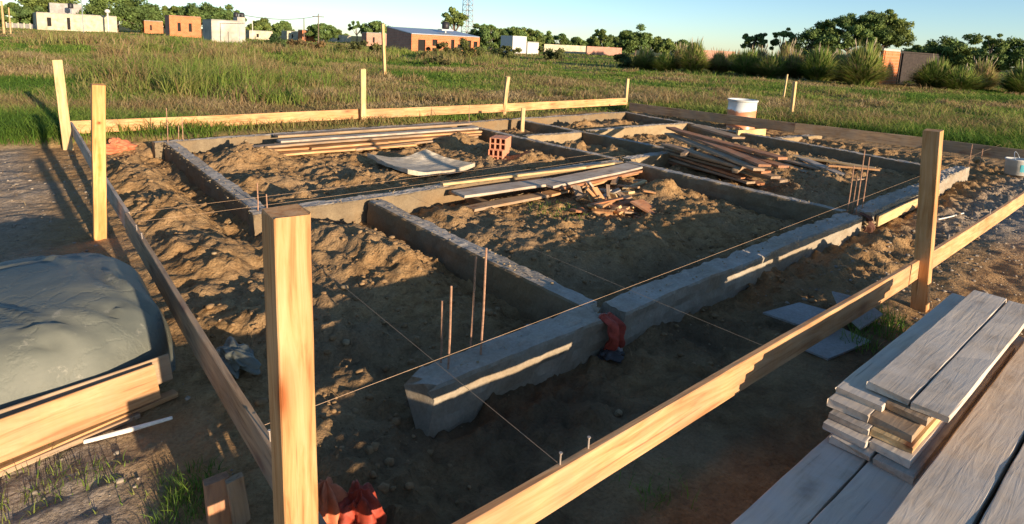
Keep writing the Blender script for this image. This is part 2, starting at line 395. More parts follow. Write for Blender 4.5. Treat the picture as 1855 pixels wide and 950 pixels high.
# ------------------------------------------------------------------ ground
K=1.062          # the dug interior lies .1 m lower than the grass outside
def KP(p): return (p[0]*K,p[1]*K)
def KZ(z): return CAMH-(CAMH-z)*K
BEAMS=[((1.44,4.82),(1.44,8.6)),((2.45,2.3),(2.45,4.75)),((6.1,2.3),(6.1,8.5)),((7.55,5.1),(7.55,8.5)),((10.86,8.7),(9.95,2.3)),
       ((1.44,4.85),(7.6,5.0)),((6.2,6.95),(10.7,6.95)),((1.35,8.55),(10.9,8.75)),((1.3,2.03),(10.45,2.22))]
BEAMS=[(KP(a),KP(b_)) for a,b_ in BEAMS]
def segdist(x,y,a,b_):
    ax,ay=a; bx,by=b_; dx,dy=bx-ax,by-ay; t_=np.clip(((x-ax)*dx+(y-ay)*dy)/(dx*dx+dy*dy),0,1)
    return np.hypot(x-ax-t_*dx,y-ay-t_*dy)
MOUNDS0=[(1.9,4.15,.42,.55,.17),(2.05,3.6,.25,.35,.10),(.98,5.6,.25,.5,.13),(1.0,4.3,.22,.6,.10),(.95,6.8,.25,.7,.12),(1.95,5.4,.3,.3,.10),
 (2.2,7.7,.5,.4,.17),(2.0,6.4,.4,.25,.12),(3.0,6.0,.6,.25,.09),(3.3,5.4,.5,.2,.08),(5.3,6.9,.45,.35,.13),(5.5,6.0,.35,.4,.14),(5.45,7.7,.4,.3,.12),(6.7,6.4,.35,.35,.16),
 (6.9,5.7,.3,.3,.13),(8.8,8.0,.6,.3,.16),(9.8,8.1,.4,.3,.14),(5.3,3.1,.45,.35,.12),(5.5,3.9,.3,.4,.14),(4.4,3.0,.5,.3,.08),(3.2,3.5,.3,.4,.07),
 (5.2,1.62,.28,.2,.11),(4.55,1.62,.22,.18,.09),(5.9,1.7,.3,.18,.12),(3.1,4.4,.4,.2,.08),(8.6,3.2,.5,.4,.12),(9.3,4.4,.4,.5,.12),(7.2,3.1,.4,.3,.09),(2.35,1.45,.2,.2,.05),
 (7.5,1.7,.5,.2,.08),(1.3,2.75,.3,.2,.07),(10.9,6.0,.3,.8,.12),(6.4,9.15,.8,.25,.08),(1.0,3.3,.3,.3,.06)]
MOUNDS=[(a*K,b_*K,c_,d_,h_) for a,b_,c_,d_,h_ in MOUNDS0]
def dirtmask(x,y):
    e=.55*fbm(x,y,.7,4,2)+.15*fbm(x,y,3,3,3)
    box=lambda a,b_,c_,d_,k: sstep(-k,k,x-a+e)*sstep(-k,k,b_-x+e)*sstep(-k,k,y-c_+e)*sstep(-k,k,d_-y+e)
    m=np.maximum(box(-9,12.9,-6,10.0,.22), box(8,13.9,-6,6.4,.3))
    return m
def height(x,y,fine=True):
    d=dirtmask(x,y)
    inner=sstep(.5,.9,x)*sstep(13.2,12.2,x)*sstep(1.2,1.7,y)*sstep(9.9,9.4,y)
    pit=sstep(.75,1.5,x)*sstep(12.3,11.6,x)*sstep(1.15,1.7,y)*sstep(9.6,9.2,y)
    h=.02*fbm(x,y,1.2,3,1)
    if fine:
        r=fbm(x,y,2.2,5,3,.55); r2=fbm(x,y,7,4,5,.55)
        rough=.36+.64*inner
        h=h+d*rough*(.065*r+.045*r2+.045*np.maximum(0,fbm(x,y,13,3,2))+.022*np.abs(fbm(x,y,30,2,1)))
    if fine:
        wx=x+.05*fbm(x,y,5,2,6); wy=y+.05*fbm(x,y,5,2,7); msk=d*inner*sstep(-.15,.35,fbm(x,y,1.6,3,2)+.15)
        f1,c1=cells(wx,wy,7,1); f2,c2=cells(wx,wy,15,3)
        h=h+msk*(.060*np.maximum(0,c1-.35)*sstep(.75,.35,f1)+.032*np.maximum(0,c2-.3)*sstep(.7,.3,f2))
    for (a,b_,ra,rb,hh) in MOUNDS:
        q=((x-a)/ra)**2+((y-b_)/rb)**2
        h=h+hh*np.exp(-q*1.1)*(1+.5*fbm(x,y,6,3,4))
    for a,b_ in BEAMS:
        s=segdist(x,y,a,b_); h=h-.03*np.exp(-(s/.22)**2)
    h=h-.062*pit-.02*pit*sstep(3.2,2.3,y)*sstep(2.1,2.3,y)
    h=h-.07*np.exp(-((x-1.38)/.13)**2)*sstep(4.9,5.4,y)*sstep(9.2,8.8,y)-.012*np.exp(-((y-1.93)/.16)**2)*sstep(1.2,1.5,x)*sstep(10,9,x)
    h=h-.06*np.exp(-((x-2.45)/.13)**2)*sstep(2.4,2.8,y)*sstep(5.2,4.8,y)
    # strip dug out in front of the long beam
    h=h-.012*sstep(1.3,1.6,y)*sstep(2.22,1.97,y)*sstep(.8,1.3,x)*sstep(4.5,3.5,x)
    fld=1-d
    h=h+fld*(.08+.05*fbm(x,y,.5,3,6)+.10*fbm(x,y,.13,3,7))
    # weedy rise on the left of the field
    c_=G(330,92,0); h=h+.35*np.exp(-(((x-c_.x)/9)**2+((y-c_.y)/9)**2))
    return h
def axis(a,b_,st,lo,hi):
    core=list(np.arange(a,b_,st)); s=st; x=core[-1]; up=[]
    while x<hi: s*=1.10; x+=s; up.append(x)
    s=st; x=core[0]; dn=[]
    while x>lo: s*=1.10; x-=s; dn.append(x)
    return np.array(dn[::-1]+core+up)
gx=axis(-2.2,12.0,.026,-2500,2500); gy=axis(.8,9.8,.026,-1500,3000)
X,Y=np.meshgrid(gx,gy,indexing='ij'); Hh=height(X,Y)
nx,ny=X.shape
idx=np.arange(nx*ny).reshape(nx,ny)
F=np.stack([idx[:-1,:-1],idx[1:,:-1],idx[1:,1:],idx[:-1,1:]],-1).reshape(-1,4)
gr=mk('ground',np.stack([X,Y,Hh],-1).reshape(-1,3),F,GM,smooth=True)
D=dirtmask(X,Y)
gravel=D*np.maximum(sstep(.35,.0,X+.25*fbm(X,Y,1.1,3,1)),sstep(6.0,8.0,X)*sstep(2.1,1.6,Y))*(.75+.5*fbm(X,Y,.9,4,5))
gravel=np.clip(gravel,0,1)
painted_shade=sstep(.5,1.0,X+.2*fbm(X,Y,2,3,1))*sstep(5.4,3.6,X)*sstep(3.3,2.5,Y+.4*fbm(X,Y,1.4,3,4))*sstep(.4,.8,Y)*.72*np.clip(.65+.9*fbm(X,Y,1.6,4,2),0,1)  # darkens the front trench soil, its shade put into the colour
za=gr.data.color_attributes.new('zones','FLOAT_COLOR','POINT'); z4=np.zeros((nx*ny,4),np.float32); z4[:,0]=1-D.ravel(); z4[:,1]=gravel.ravel(); z4[:,2]=painted_shade.ravel(); z4[:,3]=1
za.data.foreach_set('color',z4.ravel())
tag(gr,kind='structure')
def gh(x,y): return float(height(np.array([float(x)]),np.array([float(y)]))[0])

# ------------------------------------------------------------------ foundation (one monolithic pour)
BT=.13
fnd=empty('concrete_foundation',(1.3,2.1,0)); fnd.location=(0,0,0)
tag(fnd,'rough grey concrete foundation beams dividing the dug plot into rooms','foundation')
def beam(p0,p1,width=.2,top=BT,base=-.25,seed=0,parent=fnd,name='beam',sag=0,endrough=.02,lump=.010,mat=CONC):
    p0=Vector((*KP(p0),0)); p1=Vector((*KP(p1),0)); L=(p1-p0).length; n=max(6,int(L/.03)); width*=K; base=-.3
    hw=width/2; prof=[]
    for z in np.linspace(base,top-.012,9): prof.append((-hw,z))
    prof+=[(-hw+.012,top)]; 
    for y in np.linspace(-hw+.03,hw-.03,6): prof.append((y,top))
    prof+=[(hw-.012,top)]
    for z in np.linspace(top-.012,base,9): prof.append((hw,z))
    k=len(prof); pr=np.array(prof); xs=np.linspace(0,L,n)
    XX=np.repeat(xs[:,None],k,1); YY=np.repeat(pr[None,:,0],n,0); ZZ=np.repeat(pr[None,:,1],n,0)
    s=seed*13.7; S=YY*3+ZZ*5
    nz=fbm(XX+s,S,5,4,seed); nz2=fbm(XX+s,S+3,17,3,seed+1); lo=fbm(XX+s,S*0+2,1.1,2,seed+2)
    tp=(ZZ>=top-.013)
    sgn=np.sign(YY)
    YY=YY+sgn*(nz*lump*1.3+nz2*lump*.6)+.012*lo
    ZZ=ZZ+np.where(tp,nz*lump*.8+nz2*lump*.8+.012*lo,0)
    # formboard lines left on the sides
    YY=YY+np.where(~tp & (np.abs(ZZ-(top-.10))<.012),-sgn*.006,0)
    er=fbm(S*4,S*2+s,4,3,seed)*endrough
    XX[0]+=er[0]; XX[-1]+=er[-1]; XX[1]+=er[1]*.6; XX[-2]+=er[-2]*.6
    v=np.stack([XX,YY,ZZ],-1).reshape(-1,3); I=np.arange(n*k).reshape(n,k); 
    f=[tuple(q) for q in np.stack([I[:-1,:-1],I[:-1,1:],I[1:,1:],I[1:,:-1]],-1).reshape(-1,4).tolist()]
    f.append(tuple(I[0].tolist()[::-1])); f.append(tuple(I[-1].tolist()))
    o=mk(name,[tuple(a) for a in v],f,mat,parent,mw=frame(p0,p1),smooth=False)
    o.data.materials.append(CTOP); kk=k-1
    mi=np.zeros(len(o.data.polygons),np.int32); row=np.zeros(kk,np.int32); row[9:16]=1; mi[:(n-1)*kk]=np.tile(row,n-1); o.data.polygons.foreach_set('material_index',mi)
    return o
# long front beam in two pours, the inner and outer beams butt against it
beam((1.27,2.025),(2.44,2.03),.185,BT,seed=1,endrough=.13,lump=.018,mat=CFRT)
beam((2.55,2.035),(6.06,2.07),.18,BT-.004,seed=2,endrough=.05,lump=.016,mat=CFRT)
beam((6.30,2.07),(10.5,2.24),.18,BT-.01,seed=3,endrough=.06,lump=.02,mat=CFRT)
beam((2.46,2.13),(2.452,4.75),.14,BT-.008,seed=4)
beam((6.12,2.165),(6.12,4.84),.13,BT-.006,seed=5)
beam((6.12,5.04),(6.12,8.50),.13,BT-.006,seed=6)
beam((1.52,4.99),(1.52,8.50),.14,BT-.006,seed=7)
beam((1.42,4.87),(6.05,4.93),.16,BT-.002,seed=8)
beam((6.22,4.94),(7.9,5.04),.17,BT+.004,seed=9,mat=MORT)
beam((7.55,5.16),(7.55,8.55),.13,BT-.010,seed=10)
beam((6.22,7.0),(7.45,7.0),.15,BT,seed=11,mat=MORT)
beam((7.66,7.0),(10.72,7.0),.15,BT+.006,seed=12,mat=MORT)
beam((1.34,8.61),(10.80,8.80),.15,BT+.002,seed=13)
beam((10.92,8.85),(9.98,2.46),.14,BT-.004,seed=14)
beam((10.85,5.15),(12.1,4.95),.18,.08,seed=15,mat=MORT)
def rebar(p,zt,lean=(0,0),z0=.03,r=.0055,parent=fnd):
    x,y=p[0],p[1]; b0=MB(); b0.tube([(0,0,z0),(lean[0]*.5+.004,lean[1]*.5,(z0+zt)/2),(lean[0],lean[1],zt)],r,6)
    o=b0.build('rebar',RUST,parent,loc=(x,y,0)); return o
def rb(px,py,pt,lx=0,r=.0055):      # bar whose foot shows at (px,py) on the beam top and whose tip reaches row pt
    g=G(px,py,BT); zt=zat(g,pt); rebar(g,zt,(lx,lx*.6),r=r)
for a in [(798,657,545,0),(811,668,520,.01),(851,632,470,.03),(870,642,452,.02),(467,382,332,0),(483,378,352,0),(304,256,196,0),(331,252,213,.0),(322,254,228,.02),
          (849,226,190,0),(1536,378,300,0),(1551,384,272,.01),(1562,376,285,0),(1545,372,318,0),(1757,288,262,0),(1776,296,270,0)]: rb(*a)
# ------------------------------------------------------------------ batter boards and posts
def board(label,p0,p1,w_=.15,th=.025,mat=W_NEW,nails=(),group=None,name='batter_board',warp=.008,seed=None):
    o=bar(name,p0,p1,th,w_,mat,warp=warp,seed=seed,rough=.0006); tag(o,label,'board',group)
    L=(Vector(p1)-Vector(p0)).length
    for s in nails:
        nb=MB().tube([(s,0,w_/2-.02),(s+.004,.003,w_/2+.035)],.0028,6); nb.tube([(s+.004,.003,w_/2+.035),(s+.004,.003,w_/2+.038)],.006,8)
        q=nb.build('nail',NAIL); q.parent=o
    return o
GB='timber batter boards nailed round the foundation'
board('long fresh sawn board running along the near side in front of the big post',(.35,1.168,.292),(4.42,1.136,.292),.14,.028,W_NEW,nails=(.90,1.03),group=GB,seed=11)
board('orange pine board past the right post, continuing the near line to the right edge',(4.44,1.136,.292),(8.75,1.175,.305),.14,.028,W_NEW,nails=(.9,2.2),group=GB,seed=12)
board('greyish brown sagging board running from the corner post towards the tarp side',(.60,1.45,.215),(.585,5.02,.232),.15,.026,W_BRN,nails=(.45,2.9,3.1),group=GB,seed=13)
board('far grey board on the left side behind the stained post',(.60,5.06,.235),(.60,10.12,.235),.15,.026,W_GREY,group=GB,seed=14)
def gz(x,y,z): return G(x,y,z)
pA=Vector((.52,10.12,.24)); pB=Vector((5.0,10.16,.24)); pC=Vector((8.42,10.18,.25)); pD=Vector((12.45,10.05,.29))
board('left pale board of the back line, between the leaning post and the second back post',pA,pB,.18,.026,W_NEW,group=GB,seed=15)
board('middle pale board of the back line',pB+Vector((.01,0,0)),pC,.18,.026,W_NEW,group=GB,seed=16)
board('right pale board of the back line ending near the short far post',pC+Vector((.01,0,0)),pD,.18,.026,W_NEW,group=GB,seed=17)
q0=Vector((12.55,9.95,.27)); q1=Vector((13.3,6.4,.27)); q2=Vector((13.7,3.2,.24)); q3=Vector((13.2,.6,.22))
q0=G(1140,193,.25); q1=G(1440,232,.25); q2=G(1700,263,.25); q3=G(1900,290,.25)
for a,b_,lb,sd in ((q0,q1,'dark shaded board of the far side, in front of the painted drum',21),(q1,q2,'dark shaded board of the far side, between the tilted far post and the right post',22),(q2,q3,'dark shaded board at the far right end of the far side',23)):
    board(lb,a,b_,.20,.028,W_BRN,group=GB,seed=sd)
def post(label,base,top,wx,wy,mat,name='timber_post',zb=-.3,seed=None,cat='post',group='square timber posts holding the batter boards'):
    base=Vector(base); top=Vector(top); d=(top-base)
    p0=base+d*((zb-base.z)/d.z)
    o=bar(name,p0,top,wy,wx,mat,up=(1,0,0),warp=.003,seed=seed,bev=.0035,rough=.0008); return tag(o,label,cat,group)
post('big bright square pine post in the near corner, cut flat on top',(.531,1.470,0),(.513,1.470,1.222),.092,.098,W_POST,seed=31)
pt=G(179,154,1.22); post('pine post with a dark red knot and stain, right behind the tarp',(.455,5.50,0),(pt.x,pt.y+.04,1.22),.085,.085,W_KNOT,seed=32)
pt=G(103,110,1.16); pb=G(124,272,0); post('crooked pale post leaning left at the far left corner',(pb.x,pb.y,0),(pt.x,pt.y,1.16),.11,.045,W_PALE,seed=33)
pt=G(657,125,1.09); post('tall back post in front of the grass, left one of the back line',(4.95,10.08,0),(pt.x,pt.y,1.09),.10,.05,W_PALE,seed=34)
pt=G(920,139,.95); post('middle back post behind the small white stake',(8.42,10.24,0),(pt.x,pt.y,.95),.09,.06,W_PALE,seed=35)
pt=G(1137,143,.86); post('short pale post at the far corner of the plot',(12.9,10.43,0),(pt.x,pt.y,.86),.09,.06,W_PALE,seed=36)
pb=G(1432,222,0); pt=G(1440,148,zat(pb,148)); post('post tilted right on the far side, right of the painted drum',pb,pt,.10,.07,W_PALE,seed=37)
pt=G(1692,236,1.25); post('large pine post on the near line at the right, lit along one edge',(4.70,1.10,0),(pt.x-.02,pt.y,1.25),.075,.095,W_POST,seed=38)
post('dark post cut by the right edge of the photo',(8.93,1.13,0),(8.95,1.13,.35),.085,.085,W_BRN,seed=39)
# small stakes
def stake(label,b0,t0,w_,th,mat,name='stake'):
    d=Vector(t0)-Vector(b0); p0=Vector(b0)-d.normalized()*.12
    o=bar(name,p0,t0,th,w_,mat,up=(1,0,0),warp=.003); return tag(o,label,'stake')
g=G(946,229,.05); stake('short white stake beside the middle of the back beam',(g.x,g.y,0),(g.x+.01,g.y,zat(g,196)),.09,.03,W_PALE)
g=G(1418,184,0); stake('thin pale stick standing in the grass behind the tilted far post',g,(g.x+.1,g.y,zat(g,135)),.07,.05,W_PALE)
r_=empty('braced_pole',(0,0,0)); g=G(698,146,0); r_.location=g; z1=zat(g,44)
tag(r_,'slim pole with a diagonal foot brace in the field before the brick house','pole')
bar('pole',(0,0,-.1),(-.12,0.05,z1),.10,.10,W_PALE,r_,up=(1,0,0))
h_=G(680,140,0)-g; zb=zat(g,121); bar('brace',(-.02,0,zb),(h_.x,h_.y,0),.07,.04,W_PALE,r_)
# props under the left board, beside the corner post
g0=G(398,950,0); tag(bar('timber_prop',(g0.x,g0.y,-.05),(g0.x,g0.y+.01,.17),.04,.075,W_RED,up=(1,0,0)),'short reddish timber stub standing under the left board','prop')
g0=G(440,945,0); tag(bar('timber_prop',(g0.x,g0.y,-.05),(g0.x-.02,g0.y+.01,.17),.03,.055,W_BRN,up=(1,0,0)),'thin brown timber stub between the reddish stub and the corner post','prop')

# strings
def string(label,p0,p1,sag=.01,r=.0009):
    p0=Vector(p0); p1=Vector(p1); pts=[p0.lerp(p1,i/14)-Vector((0,0,sag*4*(i/14)*(1-i/14))) for i in range(15)]
    o0=pts[0]; o=MB().tube([p-o0 for p in pts],r,5).build('string_line',LINE,loc=o0)
    return tag(o,label,'string','mason lines stretched between the batter boards')
string('mason line running along the long front beam from the near corner',(.60,1.97,.31),(13.2,2.33,.32))
a=G(925,690,.31); string('mason line crossing from the near board over the beam end by the rebars',(1.24,1.165,.372),(1.44,10.1,.33))
string('mason line crossing from the near board beside the red sack',(2.53,1.15,.372),(2.62,4.9,.31))
string('left one of the two short mason lines from the left board over the dirt',(.60,4.72,.315),(6.0,4.80,.31))
string('right one of the two short mason lines from the left board over the dirt',(.60,4.98,.315),(6.0,5.06,.31))

# ------------------------------------------------------------------ near right: stacks of boards
P0=.215
def flat(label,u0,u1,v,z,w_,th=.028,mat=W_CEM,group=None,dv=0.,name='plank',seed=None,endcut=0):
    q_=(CAMH-.43)/(CAMH-.395)
    o=bar(name,(u0*q_,v*q_,z),(u1*q_,(v+dv)*q_,z),w_,th,mat,warp=.003,bev=.003,seed=seed,endcut=endcut,rough=.0014); return tag(o,label,'plank',group)
GP='cement stained planks laid by the near board'
def edge_flat(label,pl,pr,zt_,u1,th=.028,mat=W_CEM,group=None,seed=None,u0=None,dv=0.):
    """plank whose near end shows from pl to pr on its top face at height zt_"""
    a=G(pl[0],pl[1],zt_); b_=G(pr[0],pr[1],zt_); w_=abs(a.y-b_.y)-.004; v_=(a.y+b_.y)/2; ua=(a.x+b_.x)/2 if u0 is None else u0
    o=bar('plank',(ua,v_,zt_-th/2),(u1,v_+dv,zt_-th/2),w_,th,mat,warp=.002,bev=.003,seed=seed,rough=.0014); return tag(o,label,'plank',group)
Z1=.232; ZQ=.300
edge_flat('long grey plank lying lowest at the bottom edge, nearest the long sawn board',(1322,948),(1462,948),Z1,4.2,group=GP,seed=41,u0=.52)
edge_flat('long grey plank lying between the lowest plank and the wide raised one',(1465,948),(1640,948),Z1+.002,4.1,group=GP,seed=42,u0=.48)
edge_flat('wide pale grey plank raised beside the stack, bottom right',(1605,948),(1765,948),ZQ,5.3,.045,group=GP,seed=43,u0=.40)
edge_flat('bluish grey plank at the bottom right corner of the photo',(1772,948),(2030,948),ZQ+.004,5.4,.042,group=GP,seed=44,u0=.35)
edge_flat('grey plank supporting the wide raised plank from below',(1625,948),(1760,948),ZQ-.047,4.9,.045,group=GP,seed=45,u0=.6)
edge_flat('grey plank lying hidden beneath the bluish grey plank',(1780,948),(1990,948),ZQ-.046,5.0,.045,group=GP,seed=46,u0=.6)
for k_ in range(4):
    for v_,w_,lb in ((.625,.30,'plank under the lowest grey planks, its edge hidden in shade'),(.215,.42,'wide plank at the bottom under the raised grey planks')):
        o=bar('plank',(.60+.05*k_,v_+.008*(k_%2),.026+.050*k_),(4.0+.06*k_,v_,.026+.050*k_),w_,.048,W_BRN,warp=.002,seed=400+k_); tag(o,lb,'plank','bottom planks below the grey ones')
GS='short boards of the grey stack'; T_=.0275
lay=[((1503,790),(1579,826),1,3.8,'left board of the lowest layer of the grey stack',W_CEM),((1581,828),(1656,866),1,3.85,'right board of the lowest layer of the grey stack',W_GREY),
     ((1490,764),(1571,802),2,3.9,'left board of the second layer of the grey stack',W_CEM),((1574,800),(1652,836),2,3.9,'right board of the second layer of the grey stack',W_CEM),
     ((1500,746),(1574,780),3,3.85,'left board of the third layer of the grey stack',W_GREY),((1577,776),(1656,812),3,3.95,'right board of the third layer, with a fresh pale sawn edge',W_PALE),
     ((1499,722),(1573,757),4,4.0,'left board of the fourth layer of the grey stack',W_CEM),((1575,752),(1656,790),4,3.9,'right board of the fourth layer, brown grained under the narrow pale board',W_BRN),
     ((1514,698),(1598,738),5,4.05,'wide board sticking out to the left near the top of the grey stack',W_CEM),((1602,728),(1682,762),5,4.0,'narrow pale edged board just under the topmost pair',W_BRN)]
for i,(pl,pr,k_,u1,lb,mt) in enumerate(lay): edge_flat(lb,pl,pr,Z1+.002+k_*(T_+.0015)+.0006*(i%2),u1,T_,mt,GS,seed=60+i)
zt=Z1+.005+6*(T_+.0017)
edge_flat('top left board of the grey stack, smooth and cement stained',(1573,688),(1647,727),zt,4.12,.028,W_CEM,GS,seed=81,dv=.004)
edge_flat('top right board of the grey stack, with rough open grain',(1651,727),(1722,757),zt,4.10,.028,W_CEM,GS,seed=82,dv=.004)

# cement sheets lying in the shade
def sheet(label,pts,z,th=.012,mat=FIBRO,name='cement_sheet',cat='sheet',tilt=(0,0)):
    pp=[G(x,y,z) for x,y in pts]; c_=sum(pp,Vector())/len(pp); n=len(pp)
    v=[(p.x-c_.x,p.y-c_.y,(p.x-c_.x)*tilt[0]+(p.y-c_.y)*tilt[1]-th) for p in pp]+[(p.x-c_.x,p.y-c_.y,(p.x-c_.x)*tilt[0]+(p.y-c_.y)*tilt[1]) for p in pp]
    f=[tuple(reversed(range(n))),tuple(range(n,2*n))]+[(i,(i+1)%n,(i+1)%n+n,i+n) for i in range(n)]
    o=mk(name,v,f,mat,loc=c_); return tag(o,label,cat)
sheet('flat grey cement sheet lying behind the near board, largest of three',[(1382,566),(1448,548),(1528,570),(1500,600),(1440,586)],.06)
sheet('small pointed grey sheet standing up behind the near board',[(1506,536),(1560,545),(1600,566),(1560,585),(1522,560)],.10,tilt=(.1,.15))
sheet('grey cement sheet showing under the near board next to the grass',[(1440,625),(1520,592),(1578,618),(1500,650)],.03)
tag(bar('pale_stick',G(1700,398,.03),G(1745,386,.03),.011,.011,STICKW),'thin pale stick lying right of the large right post','stick')

# ------------------------------------------------------------------ tarp covered pile on the left
def tarp():
    n,k=90,110; cx_,cy_,au,av=-.60,3.62,1.175,.86
    A=np.linspace(0,2*np.pi,n,endpoint=False); Rr=np.linspace(0,1,k)
    AA,RR=np.meshgrid(A,Rr,indexing='ij')
    ca,sa=np.cos(AA),np.sin(AA); e=.5
    bx=np.sign(ca)*np.abs(ca)**e; by=np.sign(sa)*np.abs(sa)**e
    rr=RR*(1+.03*fbm(AA*0+ca*2,sa*2,1.5,3,1)*RR)
    x=cx_+au*bx*rr; y=cy_+av*by*rr
    t_=RR
    zf=.397*(1-.30*sstep(3.7,4.5,y))*(1-.12*sstep(.1,-.7,x))*(1-np.clip((t_-.12)/.86,0,1)**9.)**.5*(1+.05*np.clip((y-3.2)/1,-1,1))
    zf=zf*(1+.10*fbm(x,y,1.1,3,3))
    # folds running down the skirt
    zf=zf+.012*np.sin(AA*23+4*fbm(ca*3,sa*3,2,2,2))*sstep(.6,.97,t_)*sstep(1.0,.9,t_)
    zf=zf+.035*np.exp(-(((x-.25)/.35)**2+((y-3.5)/.5)**2))*sstep(1.,.8,t_)
    zf=zf+.010*np.abs(fbm(x*1.0+y*.5,y*.25-x*.1,3.5,2,6))*(zf>.05)
    for (ax,ay,bx_,by_,dp_,wd_) in [(-.35,3.2,.3,2.9,.012,.03),(.05,4.2,.38,3.3,.028,.025),(-.2,3.5,.15,2.85,.02,.02),(.2,3.6,.5,3.15,.03,.02),(-.6,3.3,-.3,2.8,.03,.03),(.3,3.1,.42,2.8,.03,.018),(0.,3.05,.05,2.8,.025,.018),(-.3,4.1,.3,4.0,.02,.03)]:
        sd=segdist(x+.03*fbm(x,y,4,2,1),y+.03*fbm(x,y,4,2,2),(ax,ay),(bx_,by_)); zf=zf+.42*dp_*(np.exp(-(sd/wd_)**2)-.7*np.exp(-((sd-wd_*2)/wd_)**2))*(zf>.08)
    zf=zf+.005*fbm(x,y,7,3,5)*(zf>.05)
    z_=np.maximum(zf,.0)+.005-.05*sstep(.97,1.,t_)
    # vertical wrinkles: shift outwards
    w_=.02*fbm(AA*6,z_*1.5,1.2,3,5)*sstep(.5,.9,t_); x=x+w_*ca; y=y+w_*sa
    v=np.stack([x,y,z_],-1); I=np.arange(n*k).reshape(n,k)
    f=np.stack([I,np.roll(I,-1,0)],-1); F_=np.stack([f[:,:-1,0],f[:,1:,0],f[:,1:,1],f[:,:-1,1]],-1).reshape(-1,4)
    vv=v.reshape(-1,3)-np.array([cx_,cy_,0]); 
    return mk('tarp_covered_heap',vv,F_,TARPM,loc=(cx_,cy_,0),smooth=True)
tag(tarp(),'rounded heap covered by a dusty dark green plastic sheet','tarp')
def crumple(name,label,cat,loc,sx,sy,sz,mat,seed,amp=.35,sc2=2.6,rz=0,group=None,parent=None):
    n,k=80,52; A=np.linspace(0,2*np.pi,n,endpoint=False); B=np.linspace(0,np.pi,k); AA,BB=np.meshgrid(A,B,indexing='ij')
    x=np.cos(AA)*np.sin(BB); y=np.sin(AA)*np.sin(BB); z_=np.cos(BB)
    d=1+amp*(.8*fbm(x*1.4+seed*3.1+z_*.9,y*1.4-z_*1.2,1.,2,seed,.5)-.7*np.abs(fbm(x*2+z_*1.5,y*2+seed-z_*1.1,1.,2,seed+1,.5))-.25*np.abs(fbm(x*5+z_*4,y*4+seed-z_*4,1.,2,seed+2,.5)))
    d=d-amp*.55*(.5+.5*np.sin(AA*6+2.5*fbm(AA*0+z_*1.5,x,1.,2,seed)+seed))*np.sin(BB)**.5
    v=np.stack([x*d*sx,y*d*sy,z_*d*sz],-1); I=np.arange(n*k).reshape(n,k); J=np.roll(I,-1,0)
    F_=np.stack([I[:,:-1],I[:,1:],J[:,1:],J[:,:-1]],-1).reshape(-1,4)
    o=mk(name,v.reshape(-1,3),F_,mat,loc=loc,smooth=True); o.rotation_euler=(0,0,rz)
    if parent: o.parent=parent
    return tag(o,label,cat,group) if label else o
# loose edge of dark sheeting between the left board and the corner post
g=G(405,655,.05); crumple('plastic_scrap','folded scrap of dark plastic sheeting beyond the grey left board','plastic scrap',(g.x+.05,g.y,.05),.11,.22,.045,TARPM,3,.45)
# boards leaning against the heap
a=G(283,690,.14); b_=G(0,797,.14); d=(b_-a).normalized()
o=bar('leaning_board',a+Vector((0,0,0)),a+d*1.9,.022,.150,W_NEW,up=(0,.45,1),seed=91); tag(o,'wide clean board propped against the tarp heap at the left edge','board',None)
a2=G(312,672,.16)+Vector((0,.05,0)); o=bar('leaning_board',a2,a2+(d+Vector((0,.03,0)))*.85,.02,.115,W_BRN,up=(0,.4,1),seed=92); tag(o,'brown board tucked behind the wide clean board against the tarp','board')
a3=G(318,712,.03); b3=G(0,848,.03); o=bar('leaning_board',a3,a3+(b3-a3).normalized()*1.9,.05,.022,W_NEW,seed=93); tag(o,'narrow board lying flat at the foot of the wide leaning board','board')
a3=G(300,738,.02); b3=G(0,862,.02); o=bar('leaning_board',a3+Vector((-.1,0,0)),a3+(b3-a3).normalized()*1.8,.03,.02,W_BRN,seed=94); tag(o,'dark narrow strip of wood half under the flat board by the tarp','board')
tag(MB().tube([(0,0,0),G(235,779,.03)-G(152,801,.02),G(312,757,.05)-G(152,801,.02)],[.008,.010,.007],8).build('white_stick',STICKW,loc=G(152,801,.02)),'thin white stick lying on the ground below the leaning boards','stick')

# sacks
g=G(652,985,0); r_=crumple('woven_sack','crumpled red woven sack on the ground right of the corner post','sack',(g.x,g.y,.06),.085,.10,.17,REDSACK,5,.42,rz=.4)
g=G(590,985,0); crumple('woven_sack','faded orange woven sack pressed against the corner post','sack',(g.x,g.y,.05),.09,.09,.17,ORSACK,6,.42)
g=G(212,275,0); crumple('woven_sack','orange crumpled sack lying behind the stained left post','sack',(g.x,g.y,.06),.22,.14,.10,ORSACK,2,.6,rz=.6)
